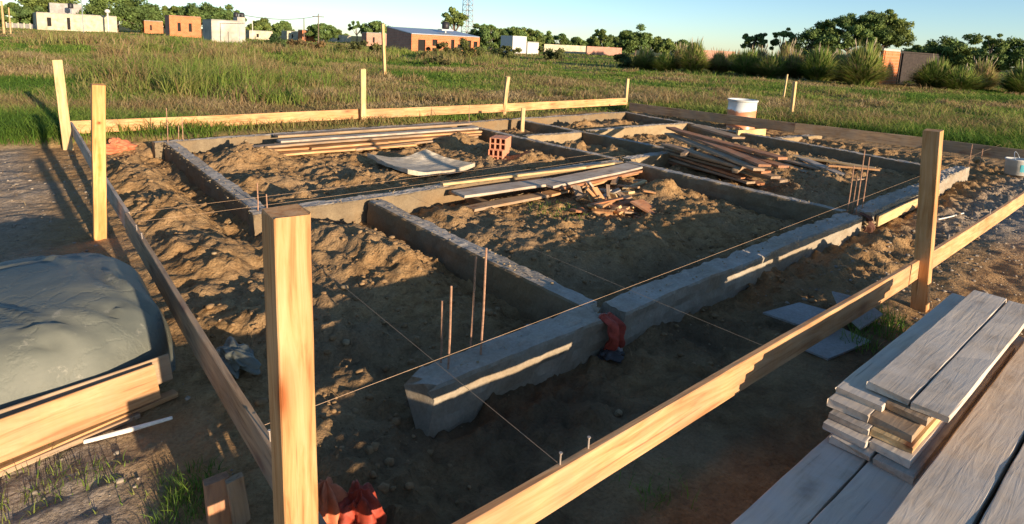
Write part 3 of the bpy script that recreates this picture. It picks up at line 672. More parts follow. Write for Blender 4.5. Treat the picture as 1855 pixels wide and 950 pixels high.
# red sack hanging in the break of the front beam
def rag(name,label,cat,p,wd,hh,mat,seed,lean=0.):
    n,k=26,40; I=[]; v=[]
    A=np.linspace(-1,1,n); B=np.linspace(0,1,k); AA,BB=np.meshgrid(A,B,indexing='ij')
    wv=wd*(1-.35*BB+.25*fbm(BB*2+seed,AA*0,1.5,2,seed)); x=AA*wv*.5+lean*BB
    y=-.02-.05*np.sin(np.clip(BB*3.2,0,np.pi))*.7-.022*np.sin(AA*6+BB*2+seed)*(.4+BB)-.02*fbm(AA*3,BB*5,1,3,seed)
    z_=-BB*hh+.02*fbm(AA*2,BB*2,1,2,seed+1); y=np.where(BB<.08,.05-BB*.9,y)
    V1_=np.stack([x,y,z_],-1); V2_=V1_+np.array([0,.012,0]); V_=np.concatenate([V1_.reshape(-1,3),V2_.reshape(-1,3)])
    J=np.arange(n*k).reshape(n,k); q=np.stack([J[:-1,:-1],J[1:,:-1],J[1:,1:],J[:-1,1:]],-1).reshape(-1,4)
    bd=np.concatenate([J[0,:],J[1:,-1],J[-1,:-1][::-1],J[1:-1,0][::-1]]); e=np.stack([bd,np.roll(bd,-1),np.roll(bd,-1)+n*k,bd+n*k],-1)
    o=mk(name,V_,np.concatenate([q[:,::-1],q+n*k,e]),mat,loc=p,smooth=True); return tag(o,label,cat)
rag('woven_sack','torn red and white sack stuffed into the break of the front beam','sack',(2.55,2.04,.135),.12,.21,REDSACK,2,-.02)
crumple('paper_sack','dirty white paper wedged below the red sack at the beam','sack',(2.56,2.0,-0.07),.06,.05,.08,WSACK,4,.5)
g=G(1095,655,-.10); crumple('plastic_scrap','dark crumpled plastic bag on the ground at the foot of the beam','plastic scrap',(g.x,g.y-.03,-.05),.12,.08,.03,BSACK,1,.5)
g=G(1590,395,.1); crumple('mortar_lump','pale lump of spilt mortar at the second break of the front beam','mortar',(6.55,2.11,0.05),.09,.08,.05,MORT,2,.5)
rag('rag','dark brown rag hanging from the beam below the rebars','rag',(6.53,2.10,.13),.11,.20,plain('dark_rag',(.13,.06,.04),.9),3)
g=G(1768,292,.13); crumple('mortar_lump','pale mortar lump on the far right end of the front beam','mortar',(g.x+.05,g.y,.14),.10,.09,.06,MORT,6,.5)
g=G(1316,862,0); crumple('stone','single grey stone lying in the shaded dirt before the plank stack','stone',(g.x,g.y,-.01),.028,.032,.03,MORT,4,.3)
g=G(1122,728,0); crumple('stone','pale stone in the shaded trench between the near board and the beam','stone',(g.x,g.y,-.06),.025,.02,.018,MORT,1,.3)
# strip of fresh formwork left on the outer side of the front beam
# second pour: form board still fixed to the outside
tag(bar('form_board',(6.78,2.075,.03),(9.1,2.14,.01),.022,.12,W_PALE,seed=55),'pale form board fixed to the outer side of the far part of the front beam','board')

# ------------------------------------------------------------------ planks inside the plot
GI='old formwork planks piled inside the plot'
def pk(label,pa,pb,z,w_=.15,th=.025,mat=W_BRN,seed=None,cat='plank',group=GI,dz=0):
    z=KZ(z); a=G(pa[0],pa[1],z); b_=G(pb[0],pb[1],z+dz*K); o=bar('plank',a,b_,w_*K,th*K,mat,warp=.006,seed=seed,rough=.001); return tag(o,label,cat,group)
zb=.11
L1=[((500,246),(850,224),.24,W_BRN,'rearmost plank of the back pile, against the back beam'),
    ((505,256),(862,232),.235,W_GREY,'grey plank next to the rearmost one in the back pile'),
    ((455,268),(760,244),.20,W_BRN,'plank of the back pile that reaches farthest left'),
    ((500,262),(868,238),.19,W_NEW,'yellowish plank in the middle of the back pile'),
    ((455,273),(700,258),.145,W_NEW,'low yellowish plank of the back pile ending beside the dirt mound'),
    ((560,268),(866,243),.15,W_NEW,'long yellowish plank of the back pile ending near the centre beam'),
    ((490,281),(750,262),.10,W_NEW,'lowest front plank of the back pile'),
    ((640,270),(860,247),.105,W_BRN,'lowest plank at the right end of the back pile')]
for i,(a,b_,z_,mt,lb) in enumerate(L1): pk(lb,a,b_,z_,.17,.028,mt,seed=100+i)
for i,(x_,y_) in enumerate(((1.0,0),(2.6,0),(4.0,0))):
    a=G(560+i*120,262-i*9,KZ(.05)); tag(bar('bearer',a-Vector((0,.3,0)),a+Vector((0,.35,0)),.07,.06,W_BRN),('left','middle','right')[i]+' hidden crosspiece under the back plank pile','beam')
L2=[((830,352),(1010,328),.20,W_GREY,.24,'wide grey top board of the centre pile, left half'),
    ((985,336),(1153,299),.20,W_GREY,.26,'wide grey top board of the centre pile, right half'),
    ((815,350),(985,326),.165,W_NEW,.20,'board with bright edges under the left top board of the centre pile'),
    ((1000,340),(1150,308),.165,W_RED,.22,'reddish board under the right top board of the centre pile'),
    ((850,379),(990,352),.10,W_BRN,.15,'lowest board at the left front of the centre pile'),
    ((990,352),(1150,313),.115,W_NEW,.14,'lowest board at the right front of the centre pile'),
    ((800,334),(1060,303),.245,W_PALE,.06,'narrow pale strip lying on the cross beam behind the centre pile'),
    ((1060,303),(1110,296),.245,W_PALE,.06,'short pale strip at the end of the cross beam')]
for i,(a,b_,z_,mt,w_,lb) in enumerate(L2): pk(lb,a,b_,z_,w_,.026,mt,seed=120+i)
for i in range(2):
    a=G(880+i*180,372-i*44,KZ(.07)); tag(bar('bearer',a-Vector((0,.08,0)),a+Vector((0,.38,0)),.07,.08,W_BRN),('left','right')[i]+' crosspiece under the centre board pile','beam')
# reddish pile: boards point towards the viewer's right
L3=[((1215,232),(1385,300),.44,W_RED,.16,'long reddish board on top of the reddish pile'),
    ((1225,236),(1418,288),.47,W_RED,.15,'topmost reddish board of the pile, its end jutting right'),
    ((1262,228),(1338,250),.48,W_BRN,.22,'short brown board laid across the back of the reddish pile'),
    ((1212,243),(1375,308),.40,W_BRN,.15,'brown board second from the top of the reddish pile front'),
    ((1240,243),(1420,303),.41,W_RED,.14,'reddish board just below the topmost jutting one'),
    ((1205,262),(1345,304),.345,W_BRN,.15,'weathered board with a pale end in the left of the reddish pile'),
    ((1205,262),(1388,313),.305,W_RED,.16,'reddish board with a lit end halfway down the pile'),
    ((1210,268),(1405,322),.265,W_BRN,.16,'brown board reaching far right in the lower half of the pile'),
    ((1208,275),(1420,329),.225,W_BRN,.16,'second brown board reaching far right in the lower half of the pile'),
    ((1212,280),(1350,322),.19,W_RED,.15,'reddish board low on the left of the pile'),
    ((1210,286),(1360,331),.145,W_BRN,.15,'dark board near the bottom of the reddish pile'),
    ((1215,292),(1378,335),.105,W_RED,.16,'lowest reddish board with a bright sawn end')]
for i,(a,b_,z_,mt,w_,lb) in enumerate(L3): pk(lb,a,b_,z_,w_,.03,mt,seed=140+i,dz=-.02)
for i,f_ in enumerate((.2,.75)):
    for k_,z_ in enumerate((.05,.17,.33)):
        a=G(1205+f_*170,268+f_*52,KZ(z_)); tag(bar('bearer',a-Vector((.1,.05,0)),a+Vector((.5,.15,0)),.07,.05,W_BRN),('rear','front')[i]+' spacer stick '+('at the bottom of','halfway up','high in')[k_]+' the reddish pile','beam')
L4=[((1425,282),(1585,305),.14,W_PALE,.13,'pale board right of the reddish pile, its end lit'),
    ((1420,290),(1560,326),.10,W_BRN,.14,'brown board of the small heap in front of the rebars'),
    ((1440,283),(1530,318),.13,W_GREY,.13,'grey board with a pale end in the small heap'),
    ((1420,298),(1520,333),.07,W_BRN,.13,'lowest brown board of the small heap'),
    ((1500,300),(1592,308),.17,W_NEW,.08,'narrow bright stick across the small heap of boards')]
for i,(a,b_,z_,mt,w_,lb) in enumerate(L4): pk(lb,a,b_,z_,w_,.026,mt,seed=160+i)
pk('yellow board laid on edge against the far side beam',(1335,243),(1386,240),.20,.04,.14,W_PALE,seed=170)
# off-cut heap
GSC='wood off-cuts heaped in the middle room'; rs=random.Random(9)
for i in range(46):
    px=rs.gauss(1100,26); py=rs.gauss(366,14); hgt=max(.03,.17-abs(px-1100)/330-abs(py-362)/160)
    z_=rs.uniform(.05,hgt+.05); c_=G(px,py,KZ(z_)); L=rs.uniform(.12,.36); az=rs.uniform(0,6.28); el=rs.gauss(0,.35)
    d_=Vector((math.cos(az)*math.cos(el),math.sin(az)*math.cos(el),math.sin(el)))*L/2
    c_.z=max(c_.z,gh(c_.x,c_.y)+.02+abs(d_.z))
    o=bar('wood_offcut',c_-d_,c_+d_,rs.uniform(.04,.10),rs.uniform(.015,.03),rs.choice([W_NEW,W_RED,W_BRN,W_PALE,W_GREY]),warp=.001,endcut=rs.uniform(-.4,.4))
    tag(o,'small piece of scrap wood in the tangled heap in the middle room','wood scrap',GSC)
pk('bright yellow block of timber lying in front of the off-cut heap',(1072,384),(1110,388),.07,.10,.05,W_NEW,seed=171,group=None)
a=G(1165,374,KZ(.10)); tag(bar('broken_panel',a-Vector((.18,.1,-.03)),a+Vector((.2,.02,-.03)),.26,.02,W_RED,up=(.3,-.3,1)),'broken reddish panel leaning on the right of the off-cut heap','panel')
for i,(a,b_,lb) in enumerate([((1125,385),(1210,402),'thin reddish lath right of the yellow timber block'),((1150,392),(1240,425),'thin grey lath in the dirt below the off-cuts'),((1175,398),(1222,440),'short dark lath pointing to the front beam'),((1240,362),(1268,385),'pale stick lying alone right of the off-cut heap')]):
    pk(lb,a,b_,.04,.03,.015,[W_RED,W_BRN,W_RED,W_PALE][i],seed=180+i,group=None,cat='lath')

# curved mortar caked sheet
def slab():
    cs=[G(666,286,KZ(.12)),G(772,280,KZ(.20)),G(860,305,KZ(.12)),G(738,318,KZ(.12))]
    n=26; v=[];f=[]
    c0=sum(cs,Vector())/4
    for L_ in (0,1):
        for i in range(n):
            for j in range(n):
                a,b__=i/(n-1),j/(n-1)
                p=cs[0].lerp(cs[1],a).lerp(cs[3].lerp(cs[2],a),b__)
                z_=p.z+.02-.085*math.sin(math.pi*a)*(1-.3*b__)+.03*(1-math.sin(math.pi*b__))+.012*float(fbm(np.array([a*3.]),np.array([b__*3.]),1.5,3,2)[0])+(0.0 if L_ else -.05-.01*math.sin(9*a+b__*7))
                rag=.03*float(fbm(np.array([a*5.+3]),np.array([b__*5.]),1.5,3,4)[0])
                v.append((p.x-c0.x+rag,p.y-c0.y+rag,z_-c0.z+.02))
    def id_(l,i,j): return l*n*n+i*n+j
    for i in range(n-1):
        for j in range(n-1):
            f.append((id_(1,i,j),id_(1,i+1,j),id_(1,i+1,j+1),id_(1,i,j+1))); f.append((id_(0,i,j),id_(0,i,j+1),id_(0,i+1,j+1),id_(0,i+1,j)))
    for i in range(n-1):
        for (a,b__) in (((i,0),(i+1,0)),((i+1,n-1),(i,n-1)),((0,i+1),(0,i)),((n-1,i),(n-1,i+1))):
            f.append((id_(0,*a),id_(0,*b__),id_(1,*b__),id_(1,*a)))
    o=mk('mortar_mixing_sheet',v,f,concrete('pale_mortar',(.62,.55,.43),(.42,.36,.27),(.33,.26,.17),.5),loc=c0,smooth=False); return tag(o,'curved pale sheet caked with dried mortar lying in the large room','sheet')
slab()
# hollow clay blocks
def hollow(label,c_,rz,L=.33,W=.22,Hh_=.17):
    nx_,nz_=3,2; t_=.017; m_=MB(); hw=W/2
    xs=np.linspace(-W/2,W/2,nx_+1); zs=np.linspace(0,Hh_,nz_+1)
    for x_ in xs: m_.box(max(-hw,x_-t_/2),min(hw,x_+t_/2),-L/2,L/2,0,Hh_)
    for z_ in zs:
        for i in range(nx_): m_.box((xs[i]+t_/2 if i else xs[i]+t_/2),xs[i+1]-t_/2,-L/2+.001,L/2-.001,max(0,z_-t_/2)+.0005,min(Hh_,z_+t_/2)-.0005)
    m_.box(-hw+.002,hw-.002,-.012,.012,.002,Hh_-.002)
    o=m_.build('hollow_brick',CLAY,loc=c_); o.rotation_euler=(0,0,rz); return tag(o,label,'brick')
g=G(903,293,KZ(.02)); g.z=KZ(.03); hollow('lower hollow clay brick of the pair in the large room',g,-1.0,Hh_=.19)
g2=g.copy(); g2.z=g.z+.1905; g2.x+=.03; g2.y+=.01; hollow('upper hollow clay brick set on top of the other one',g2,-.95,W=.24,Hh_=.17)

# drum behind the far boards, paint pail at the right edge
g=G(1340,236,0); r_=empty('painted_drum',g); tag(r_,'white over orange metal drum standing behind the far boards','drum')
zt=zat(g,181); R_=.30
prof=[(0,0),(R_,0),(R_,.02),(R_*1.02,.03),(R_,.04)]
for f_ in (.33,.66): prof+=[(R_,zt*f_-.02),(R_*1.025,zt*f_),(R_,zt*f_+.02)]
prof+=[(R_,zt-.02),(R_*1.04,zt-.01),(R_*1.04,zt),(R_*.98,zt),(R_*.97,zt-.05),(0,zt-.051)]
MB().lathe(prof,36).build('body',PAILM,r_,smooth=True)
pr2=[(R_*1.045,zt-.035),(R_*1.07,zt-.03),(R_*1.07,zt+.008),(R_*1.045,zt+.01)]
MB().lathe(pr2+[pr2[0]],36).build('rim',WHITE,r_,smooth=True)
g=G(1838,318,.0); r_=empty('paint_pail',(g.x,g.y,.02)); tag(r_,'white plastic paint pail with coloured print lying near the right edge','pail')
MB().lathe([(0,0),(.13,0),(.145,.22),(.155,.225),(.155,.245),(.14,.245),(.138,.03),(0,.03)],30).build('body',WHITE,r_,smooth=True)
def patch(name,mat,a0,a1,z0_,z1_):
    m_=MB(); n=10; base=len(m_.v)
    for i in range(n+1):
        a=a0+(a1-a0)*i/n
        for z_ in (z0_,z1_): rr=.1325+.015*z_/.22+.0015; m_.v.append((rr*math.cos(a),rr*math.sin(a),z_))
    for i in range(n): m_.f.append((2*i,2*i+2,2*i+3,2*i+1))
    return m_.build(name,mat,r_)
patch('label_print',plain('teal_print',(.05,.30,.34),.5),-2.6,-2.0,.05,.17); patch('label_print',plain('red_print',(.55,.08,.05),.5),-1.95,-1.5,.06,.15)
hb=MB().tube([(.15*math.cos(a),.15*math.sin(a)*.3,.23+.12*math.sin(a)) for a in np.linspace(0,math.pi,12)],.004,6).build('handle',STEEL,r_)

# ------------------------------------------------------------------ loose bits: clods, pebbles, mortar crumbs
def icos():
    p=(1+5**.5)/2; v=np.array([(-1,p,0),(1,p,0),(-1,-p,0),(1,-p,0),(0,-1,p),(0,1,p),(0,-1,-p),(0,1,-p),(p,0,-1),(p,0,1),(-p,0,-1),(-p,0,1)],float); v/=np.linalg.norm(v[0])
    f=np.array([(0,11,5),(0,5,1),(0,1,7),(0,7,10),(0,10,11),(1,5,9),(5,11,4),(11,10,2),(10,7,6),(7,1,8),(3,9,4),(3,4,2),(3,2,6),(3,6,8),(3,8,9),(4,9,5),(2,4,11),(6,2,10),(8,6,7),(9,8,1)]); return v,f
IV,IF=icos()
def lumps(name,pts,rad,mat,seed,flat_=.7,label=None):
    R2=np.random.RandomState(seed); n=len(pts); V_=IV[None]*(1+.45*(R2.rand(n,12,1)-.5))*rad[:,None,None]
    V_=V_*(1+.5*(R2.rand(n,1,3)-.5)); V_[:,:,2]*=flat_; V_=V_+pts[:,None,:]
    F_=(IF[None]+12*np.arange(n)[:,None,None]).reshape(-1,3)
    o=mk(name,V_.reshape(-1,3),F_,mat); return tag(o,label,None,kind='stuff')
R3=np.random.RandomState(5)
SOILC=bpy.data.materials['soil_and_turf']
def soilclod():
    m,t,b=nodes('soil_clod'); tc=N(t,'ShaderNodeTexCoord'); n=noise(t,tc.outputs['Object'],8,6,.65)
    t.links.new(ramp(t,[(.3,(.13,.08,.035)),(.5,(.25,.155,.07)),(.7,(.36,.235,.115))],n.outputs[0]).outputs[0],b.inputs['Base Color']); b.inputs['Roughness'].default_value=.95
    bump(t,noise(t,tc.outputs['Object'],60,4,.7).outputs[0],.8,.01,b); return m
n=26000; x=R3.uniform(.7,12.,n); y=R3.uniform(1.3,9.6,n); dens=fbm(x,y,.9,3,3)+.5*fbm(x,y,3.5,3,1); k=(R3.rand(n)<np.clip(.25+1.6*dens,0.02,1))
x,y=x[k],y[k]; r=.004+.024*R3.rand(len(x))**4.5; z_=height(x,y)+r*.15
lumps('dirt_clods',np.stack([x,y,z_],-1),r,soilclod(),1,.7)
n=5200; x=np.concatenate([R3.uniform(-7,.55,n),R3.uniform(4,12,n//2)]); y=np.concatenate([R3.uniform(1.3,9.2,n),R3.uniform(.3,1.9,n//2)])
r=.003+.016*R3.rand(len(x))**4; z_=height(x,y)+r*.2; lumps('pebbles',np.stack([x,y,z_],-1),r,STONE,2,.6)
n=900; pts=[]
for a,b_ in BEAMS:
    for i in range(int(22*math.hypot(b_[0]-a[0],b_[1]-a[1]))):
        t_=R3.rand(); pts.append((a[0]+(b_[0]-a[0])*t_+R3.uniform(-.08,.08),a[1]+(b_[1]-a[1])*t_+R3.uniform(-.08,.08),BT+.006))
pts=np.array(pts); r=.003+.009*R3.rand(len(pts))**3; lumps('mortar_crumbs',pts,r,MORT,3,.6)
n=120; x=R3.uniform(.8,11,n); y=R3.uniform(1.3,8.5,n); r=.008+.022*R3.rand(n)**2; lumps('rubble_bits',np.stack([x,y,height(x,y)+r*.3],-1),r,MORT,4,.7)

# ------------------------------------------------------------------ vegetation
def blades(name,base,hgt,wid,lean,colr,seed,mat=GRASSM,curl=.5):
    """one mesh of many bent grass blades"""
    R4=np.random.RandomState(seed); n=len(base); az=R4.rand(n)*2*np.pi; fa=az+np.pi/2+R4.uniform(-.9,.9,n)
    dx,dy=np.cos(az),np.sin(az); wx,wy=np.cos(fa)*wid/2,np.sin(fa)*wid/2
    V_=np.zeros((n,5,3)); 
    for i,(tt,ww) in enumerate(((0,1.),(0,1.),(.55,.75),(.55,.75),(1.,0))):
        off=lean*hgt*(tt**(1+curl*2)); sg=-1 if i%2==0 else 1
        V_[:,i,0]=base[:,0]+dx*off+sg*wx*ww; V_[:,i,1]=base[:,1]+dy*off+sg*wy*ww; V_[:,i,2]=base[:,2]+hgt*tt*(1-.25*lean*tt)
    I=5*np.arange(n)[:,None]
    F_=np.concatenate([I+np.array([[0,1,3]]),I+np.array([[0,3,2]]),I+np.array([[2,3,4]])]).reshape(-1,3)
    tint=np.repeat(colr[:,None,:],5,1).reshape(-1,3)
    return mk(name,V_.reshape(-1,3),F_,mat,tint=tint)
PAL=np.array([(.085,.165,.024),(.145,.235,.034),(.215,.275,.052),(.29,.29,.085),(.31,.24,.10),(.29,.185,.085),(.46,.35,.18)])
def palpick(t_,R4):
    t_=np.clip(t_,0,1)*(len(PAL)-1.001); i=t_.astype(int); f_=(t_-i)[:,None]; c_=PAL[i]*(1-f_)+PAL[i+1]*f_
    return c_*(.75+.5*R4.rand(len(t_),1))
def field(seed,ntuft,nb,dmin,dmax,kind):
    R4=np.random.RandomState(seed); d=np.exp(R4.uniform(np.log(dmin),np.log(dmax),ntuft)); px=R4.uniform(-150,2000,ntuft)
    s=(px-PCX)/FPX; x=Fv.x*d+Rv.x*s*d; y=Fv.y*d+Rv.y*s*d
    m=dirtmask(x,y); k=(m<.35)|((m<.9)&(R4.rand(ntuft)<.06)); x,y,d=x[k],y[k],d[k]
    dry=.34+1.1*fbm(x,y,.22,4,3)+.55*fbm(x,y,.9,3,5)
    # left side greener in front, right side a bit drier
    tall=np.clip(.5+1.1*fbm(x,y,.17,3,6),0,1)
    if kind=='tall':
        kk=(R4.rand(len(x))<np.clip(tall*1.2-.25,0.03,1)); x,y,d,dry,tall=x[kk],y[kk],d[kk],dry[kk]+.35,tall[kk]
    n=len(x); X_=np.repeat(x,nb); Y_=np.repeat(y,nb); D_=np.repeat(d,nb); dr=np.repeat(dry,nb)+R4.normal(0,.10,n*nb)
    sp=.10+.010*D_ if kind!='tall' else .09+.006*D_
    X_=X_+R4.normal(0,1,n*nb)*sp; Y_=Y_+R4.normal(0,1,n*nb)*sp
    mm=dirtmask(X_,Y_)<.8; X_,Y_,D_,dr=X_[mm],Y_[mm],D_[mm],dr[mm]; tl=np.repeat(tall,nb)[mm]
    N_=len(X_)
    if kind=='short': hg=(.05+.15*R4.rand(N_))*(.6+1.0*tl); wd=np.maximum(.010,.0013*D_)*(.7+.6*R4.rand(N_)); ln=.4+.9*R4.rand(N_)
    else: hg=(.14+.36*R4.rand(N_)**1.6)*(.5+.9*tl); wd=np.maximum(.006,.0009*D_)*(.7+.6*R4.rand(N_)); ln=.5+1.0*R4.rand(N_)
    zz_=height(X_,Y_,False)-.01
    return blades('meadow_grass' if kind=='short' else 'dry_tall_grass',np.stack([X_,Y_,zz_],-1),hg,wd,ln,palpick(dr,R4),seed)
tag(field(1,26000,16,6.5,40,'short'),kind='stuff'); tag(field(2,9000,12,35,160,'short'),kind='stuff'); tag(field(3,7000,12,11,130,'tall'),kind='stuff')
# rank weeds: (px,py of the clump centre, radius m, count, height, dryness)
def weedclump(name,spots,seed,label=None,kind='stuff',wmin=.005):
    R4=np.random.RandomState(seed); B=[];Hg=[];Wd=[];Ln=[];Dr=[]
    for (cx_,cy_,rad,cnt,hh,dry) in spots:
        a=R4.rand(cnt)*6.283; r=rad*np.sqrt(R4.rand(cnt)); x=cx_+r*np.cos(a); y=cy_+r*np.sin(a); d=math.hypot(cx_,cy_)
        B.append(np.stack([x,y,height(x,y)-.01],-1)); Hg.append(hh*(.45+.65*R4.rand(cnt))*(1-.35*(r/rad)**2)); Wd.append(np.maximum(wmin,.0011*d)*(.7+.7*R4.rand(cnt)))
        Ln.append(.2+.9*R4.rand(cnt)); Dr.append(dry+R4.normal(0,.12,cnt))
    B=np.concatenate(B); o=blades(name,B,np.concatenate(Hg),np.concatenate(Wd),np.concatenate(Ln),palpick(np.concatenate(Dr),R4),seed)
    return tag(o,label,kind=kind)
sp_=[]; R5=np.random.RandomState(4)
for i in range(95):
    px=R5.uniform(190,640); dd=R5.uniform(13,34); g=far(px,dd); sp_.append((g.x,g.y,R5.uniform(.4,1.1),230,R5.uniform(.45,1.05)*(1.2 if 190<px<470 else .75),R5.uniform(.1,.85)))
for i in range(150):
    px=R5.uniform(60,900); dd=R5.uniform(36,66); g=far(px,dd); sp_.append((g.x,g.y,R5.uniform(.8,2.0),130,R5.uniform(.5,1.15),R5.uniform(.2,.85)))
weedclump('rank_weeds',sp_,21)
sp_=[]
for i in range(40):
    px=R5.uniform(1150,1900); dd=R5.uniform(13.5,26); g=far(px,dd); sp_.append((g.x,g.y,R5.uniform(.3,.8),170,R5.uniform(.3,.55),R5.uniform(.35,.95)))
for i in range(26):
    px=R5.uniform(380,1100); g=G(px,R5.uniform(178,192),0); sp_.append((g.x,g.y,R5.uniform(.3,.6),150,R5.uniform(.25,.45),R5.uniform(.5,.95)))
for i in range(230):
    px=R5.uniform(-60,1920); dd=math.exp(R5.uniform(math.log(13.5),math.log(60))); g=far(px,dd)
    if float(dirtmask(np.array([g.x]),np.array([g.y]))[0])>.2: continue
    sp_.append((g.x,g.y,R5.uniform(.25,.9),int(70+60*R5.rand()),R5.uniform(.18,.48),R5.uniform(.0,.9)))
weedclump('dry_tussocks',sp_,22)
# low green weeds in the foreground
sp_=[]
for (px,py,rad,cnt,hh,dry) in [(60,840,.10,60,.10,.25),(120,880,.12,70,.08,.25),(190,862,.10,50,.07,.2),(30,930,.12,60,.08,.3),(345,875,.11,150,.08,.05),(330,925,.12,190,.09,.08),(360,905,.10,90,.10,.12),
      (1590,600,.16,160,.16,.05),(1560,630,.12,90,.14,.1),(1610,585,.10,70,.16,.15),(1010,378,.35,160,.10,.2),(1180,905,.06,40,.08,.3),(640,258,.4,120,.12,.3),(100,780,.02,5,.16,.6),(20,820,.03,7,.2,.6),(1190,880,.2,40,.10,.15),(250,900,.15,50,.05,.4)]:
    g=G(px,py,0); sp_.append((g.x,g.y,rad,cnt,hh,dry))
weedclump('ground_weeds',sp_,23,wmin=.0035)
# dry straw on the soil
R4=np.random.RandomState(33); n=2600; x=R4.uniform(-1,11,n); y=R4.uniform(.9,9,n); k=fbm(x,y,1.3,3,1)>.05; x,y=x[k],y[k]
o=blades('dry_straw',np.stack([x,y,height(x,y)+.004],-1),.03+.05*R4.rand(len(x)),.0035+.002*R4.rand(len(x)),1.2+R4.rand(len(x))*1.5,palpick(.75+.2*R4.rand(len(x)),R4),8); tag(o,kind='stuff')

# trees
def crown_mesh(seed,rx,ry,rz,cz,nclump,leafs,cr=.28,cs=.10,tint=(.055,.085,.028),gap=.0,irregular=.25):
    R4=np.random.RandomState(seed); P_=[];C_=[]
    th=R4.rand(nclump)*6.283; ph=np.arccos(R4.uniform(-.75,1,nclump)); rr=R4.uniform(.45,1,nclump)**.6*(1+irregular*R4.normal(0,.6,nclump))
    c0=np.stack([rx*rr*np.sin(ph)*np.cos(th),ry*rr*np.sin(ph)*np.sin(th),cz+rz*rr*np.cos(ph)],-1)
    sz=cr*(.6+.8*R4.rand(nclump))*min(rx,rz)*1.3
    n=nclump*leafs; ci=np.repeat(np.arange(nclump),leafs); dr=R4.normal(0,1,(n,3)); dr/=np.linalg.norm(dr,axis=1)[:,None]
    q=c0[ci]+dr*(sz[ci]*R4.uniform(.35,1.05,n))[:,None]*np.array([1,1,.72])
    s=cs*(.6+.9*R4.rand(n)); a=R4.normal(0,1,(n,3)); a/=np.linalg.norm(a,axis=1)[:,None]; b_=np.cross(a,dr+.3*R4.normal(0,1,(n,3))); b_/=np.linalg.norm(b_,axis=1)[:,None]+1e-6
    V_=np.stack([q-a*s[:,None],q+b_*s[:,None]*.55,q+a*s[:,None],q-b_*s[:,None]*.55],1)
    F_=(np.arange(n)*4)[:,None]+np.arange(4)[None]
    cl=np.array(tint)[None]*(.7+.7*R4.rand(nclump,1))*np.array([1.,1.,1.]); cl=cl[ci]*(.75+.5*R4.rand(n,1)); yel=R4.rand(nclump)[ci][:,None]; cl=cl*(1+yel*np.array([.35,.15,-.1]))
    return V_.reshape(-1,3),F_,np.repeat(cl,4,0),c0
def tree(label,px,top,wpx,depth,kind='round',seed=1,tint=(.055,.085,.028),group='trees along the horizon',bottom=.12,base=None):
    g=far(px,depth); g.z=0; h_=zat(g,top); w_=wpx*depth/FPX*1.3; h_*=1.05
    r_=empty('tree',g); tag(r_,label,'tree',group)
    nt_={'round':(46,.30,.0),'sparse':(18,.24,.1),'umbrella':(14,.24,0),'big':(80,.24,0),'spiky':(30,.24,0)}[kind]
    cb={'round':h_*bottom,'sparse':h_*.38,'umbrella':h_*.55,'big':h_*bottom,'spiky':h_*.1}[kind]
    rz=(h_-cb)/2*.92; V_,F_,C_,c0=crown_mesh(seed,w_/2*.86,w_/2*.86,rz,(h_+cb)/2,int(nt_[0]*1.5),190,nt_[1]*.82,max(.10,.0018*depth),tint,irregular=.35 if kind in('sparse','spiky') else .2)
    m_=MB(); m_.tube([(0,0,-.2),(.03*h_,0,h_*.3),(0,.02*h_,h_*.6),(0.02*h_,0,h_*.8)],[h_*.035,h_*.028,h_*.02,h_*.008],7)
    for i in range(0,len(c0),max(1,len(c0)//7)):
        c_=Vector(c0[i]); m_.tube([(0,0.01*h_,h_*.35),Vector((0,0,h_*.35)).lerp(c_,.5)+Vector((0,0,.03*h_)),c_],[h_*.016,h_*.011,h_*.004],5)
    m_.build('trunk',TRUNK,r_); mk('crown',V_,F_,LEAFM,r_,tint=C_)
    return r_
TR=[('dark tree at the far left edge behind the grey fence',32,8,70,120,'round'),('dark tree rising out of the frame behind the grey box house',95,-22,90,125,'round'),('tall dark tree between the grey box house and the water tank',212,-14,85,120,'round'),
('broad tree behind the weeds, right of the tall dark tree',262,9,60,125,'round'),('smaller tree just left of the orange house',316,12,36,130,'round'),('round dark tree directly behind the orange house',368,8,75,125,'round'),('tree behind the flat grey house',412,18,48,125,'round'),
('small dark tree right of the grey house with tanks',470,37,34,140,'round'),('low tree behind the small pale houses on the left',512,42,36,150,'round'),('tree beside the thin utility pole',586,44,44,120,'round'),('low dark tree between the utility pole and the umbrella shaped tree',612,58,36,170,'round'),
('umbrella shaped tree left of the braced pole',646,42,34,140,'umbrella'),('round tree touching the left end of the brick house roof',684,42,42,120,'round'),('tall narrow tree behind the brick house beside the lattice tower',822,18,36,115,'sparse'),
('round tree just right of the brick house',888,46,62,115,'round'),('round tree left of the small white house',926,50,56,120,'round'),('round tree behind the small white house',958,52,48,130,'round'),
('low wide tree right of the small white house',1008,62,56,150,'round'),('small low bush like tree in the gap right of the wide tree',1048,70,34,170,'round'),('upright ragged tree standing alone in the middle of the horizon',1087,56,38,130,'spiky'),
('low dark tree left of the paired trees in the centre right',1125,67,38,140,'round'),('taller ragged tree of the centre right',1150,56,52,130,'round'),('long low tree above the pampas clumps',1196,71,56,150,'round'),('low tree fading out right of the long low one',1236,74,46,170,'round'),
('left one of two small wispy trees',1363,56,38,95,'sparse'),('right one of two small wispy trees',1414,55,42,95,'sparse'),
('left shoulder of the big tree group behind the pampas',1468,52,80,85,'round'),('main and tallest crown of the big tree group',1530,30,110,85,'big'),('right crown of the big tree group above the orange hut',1585,28,80,85,'big'),
('low tree left part of the row right of the shack',1668,82,50,110,'round'),('rounded tree above the dark shack',1700,73,62,100,'round'),('rounded tree right of the shack',1743,72,56,100,'round'),('pointed tree near the right edge',1789,69,44,90,'spiky'),('rounded tree at the right edge of the photo',1836,73,62,90,'round'),('tree partly cut by the right edge',1885,76,60,95,'round')]
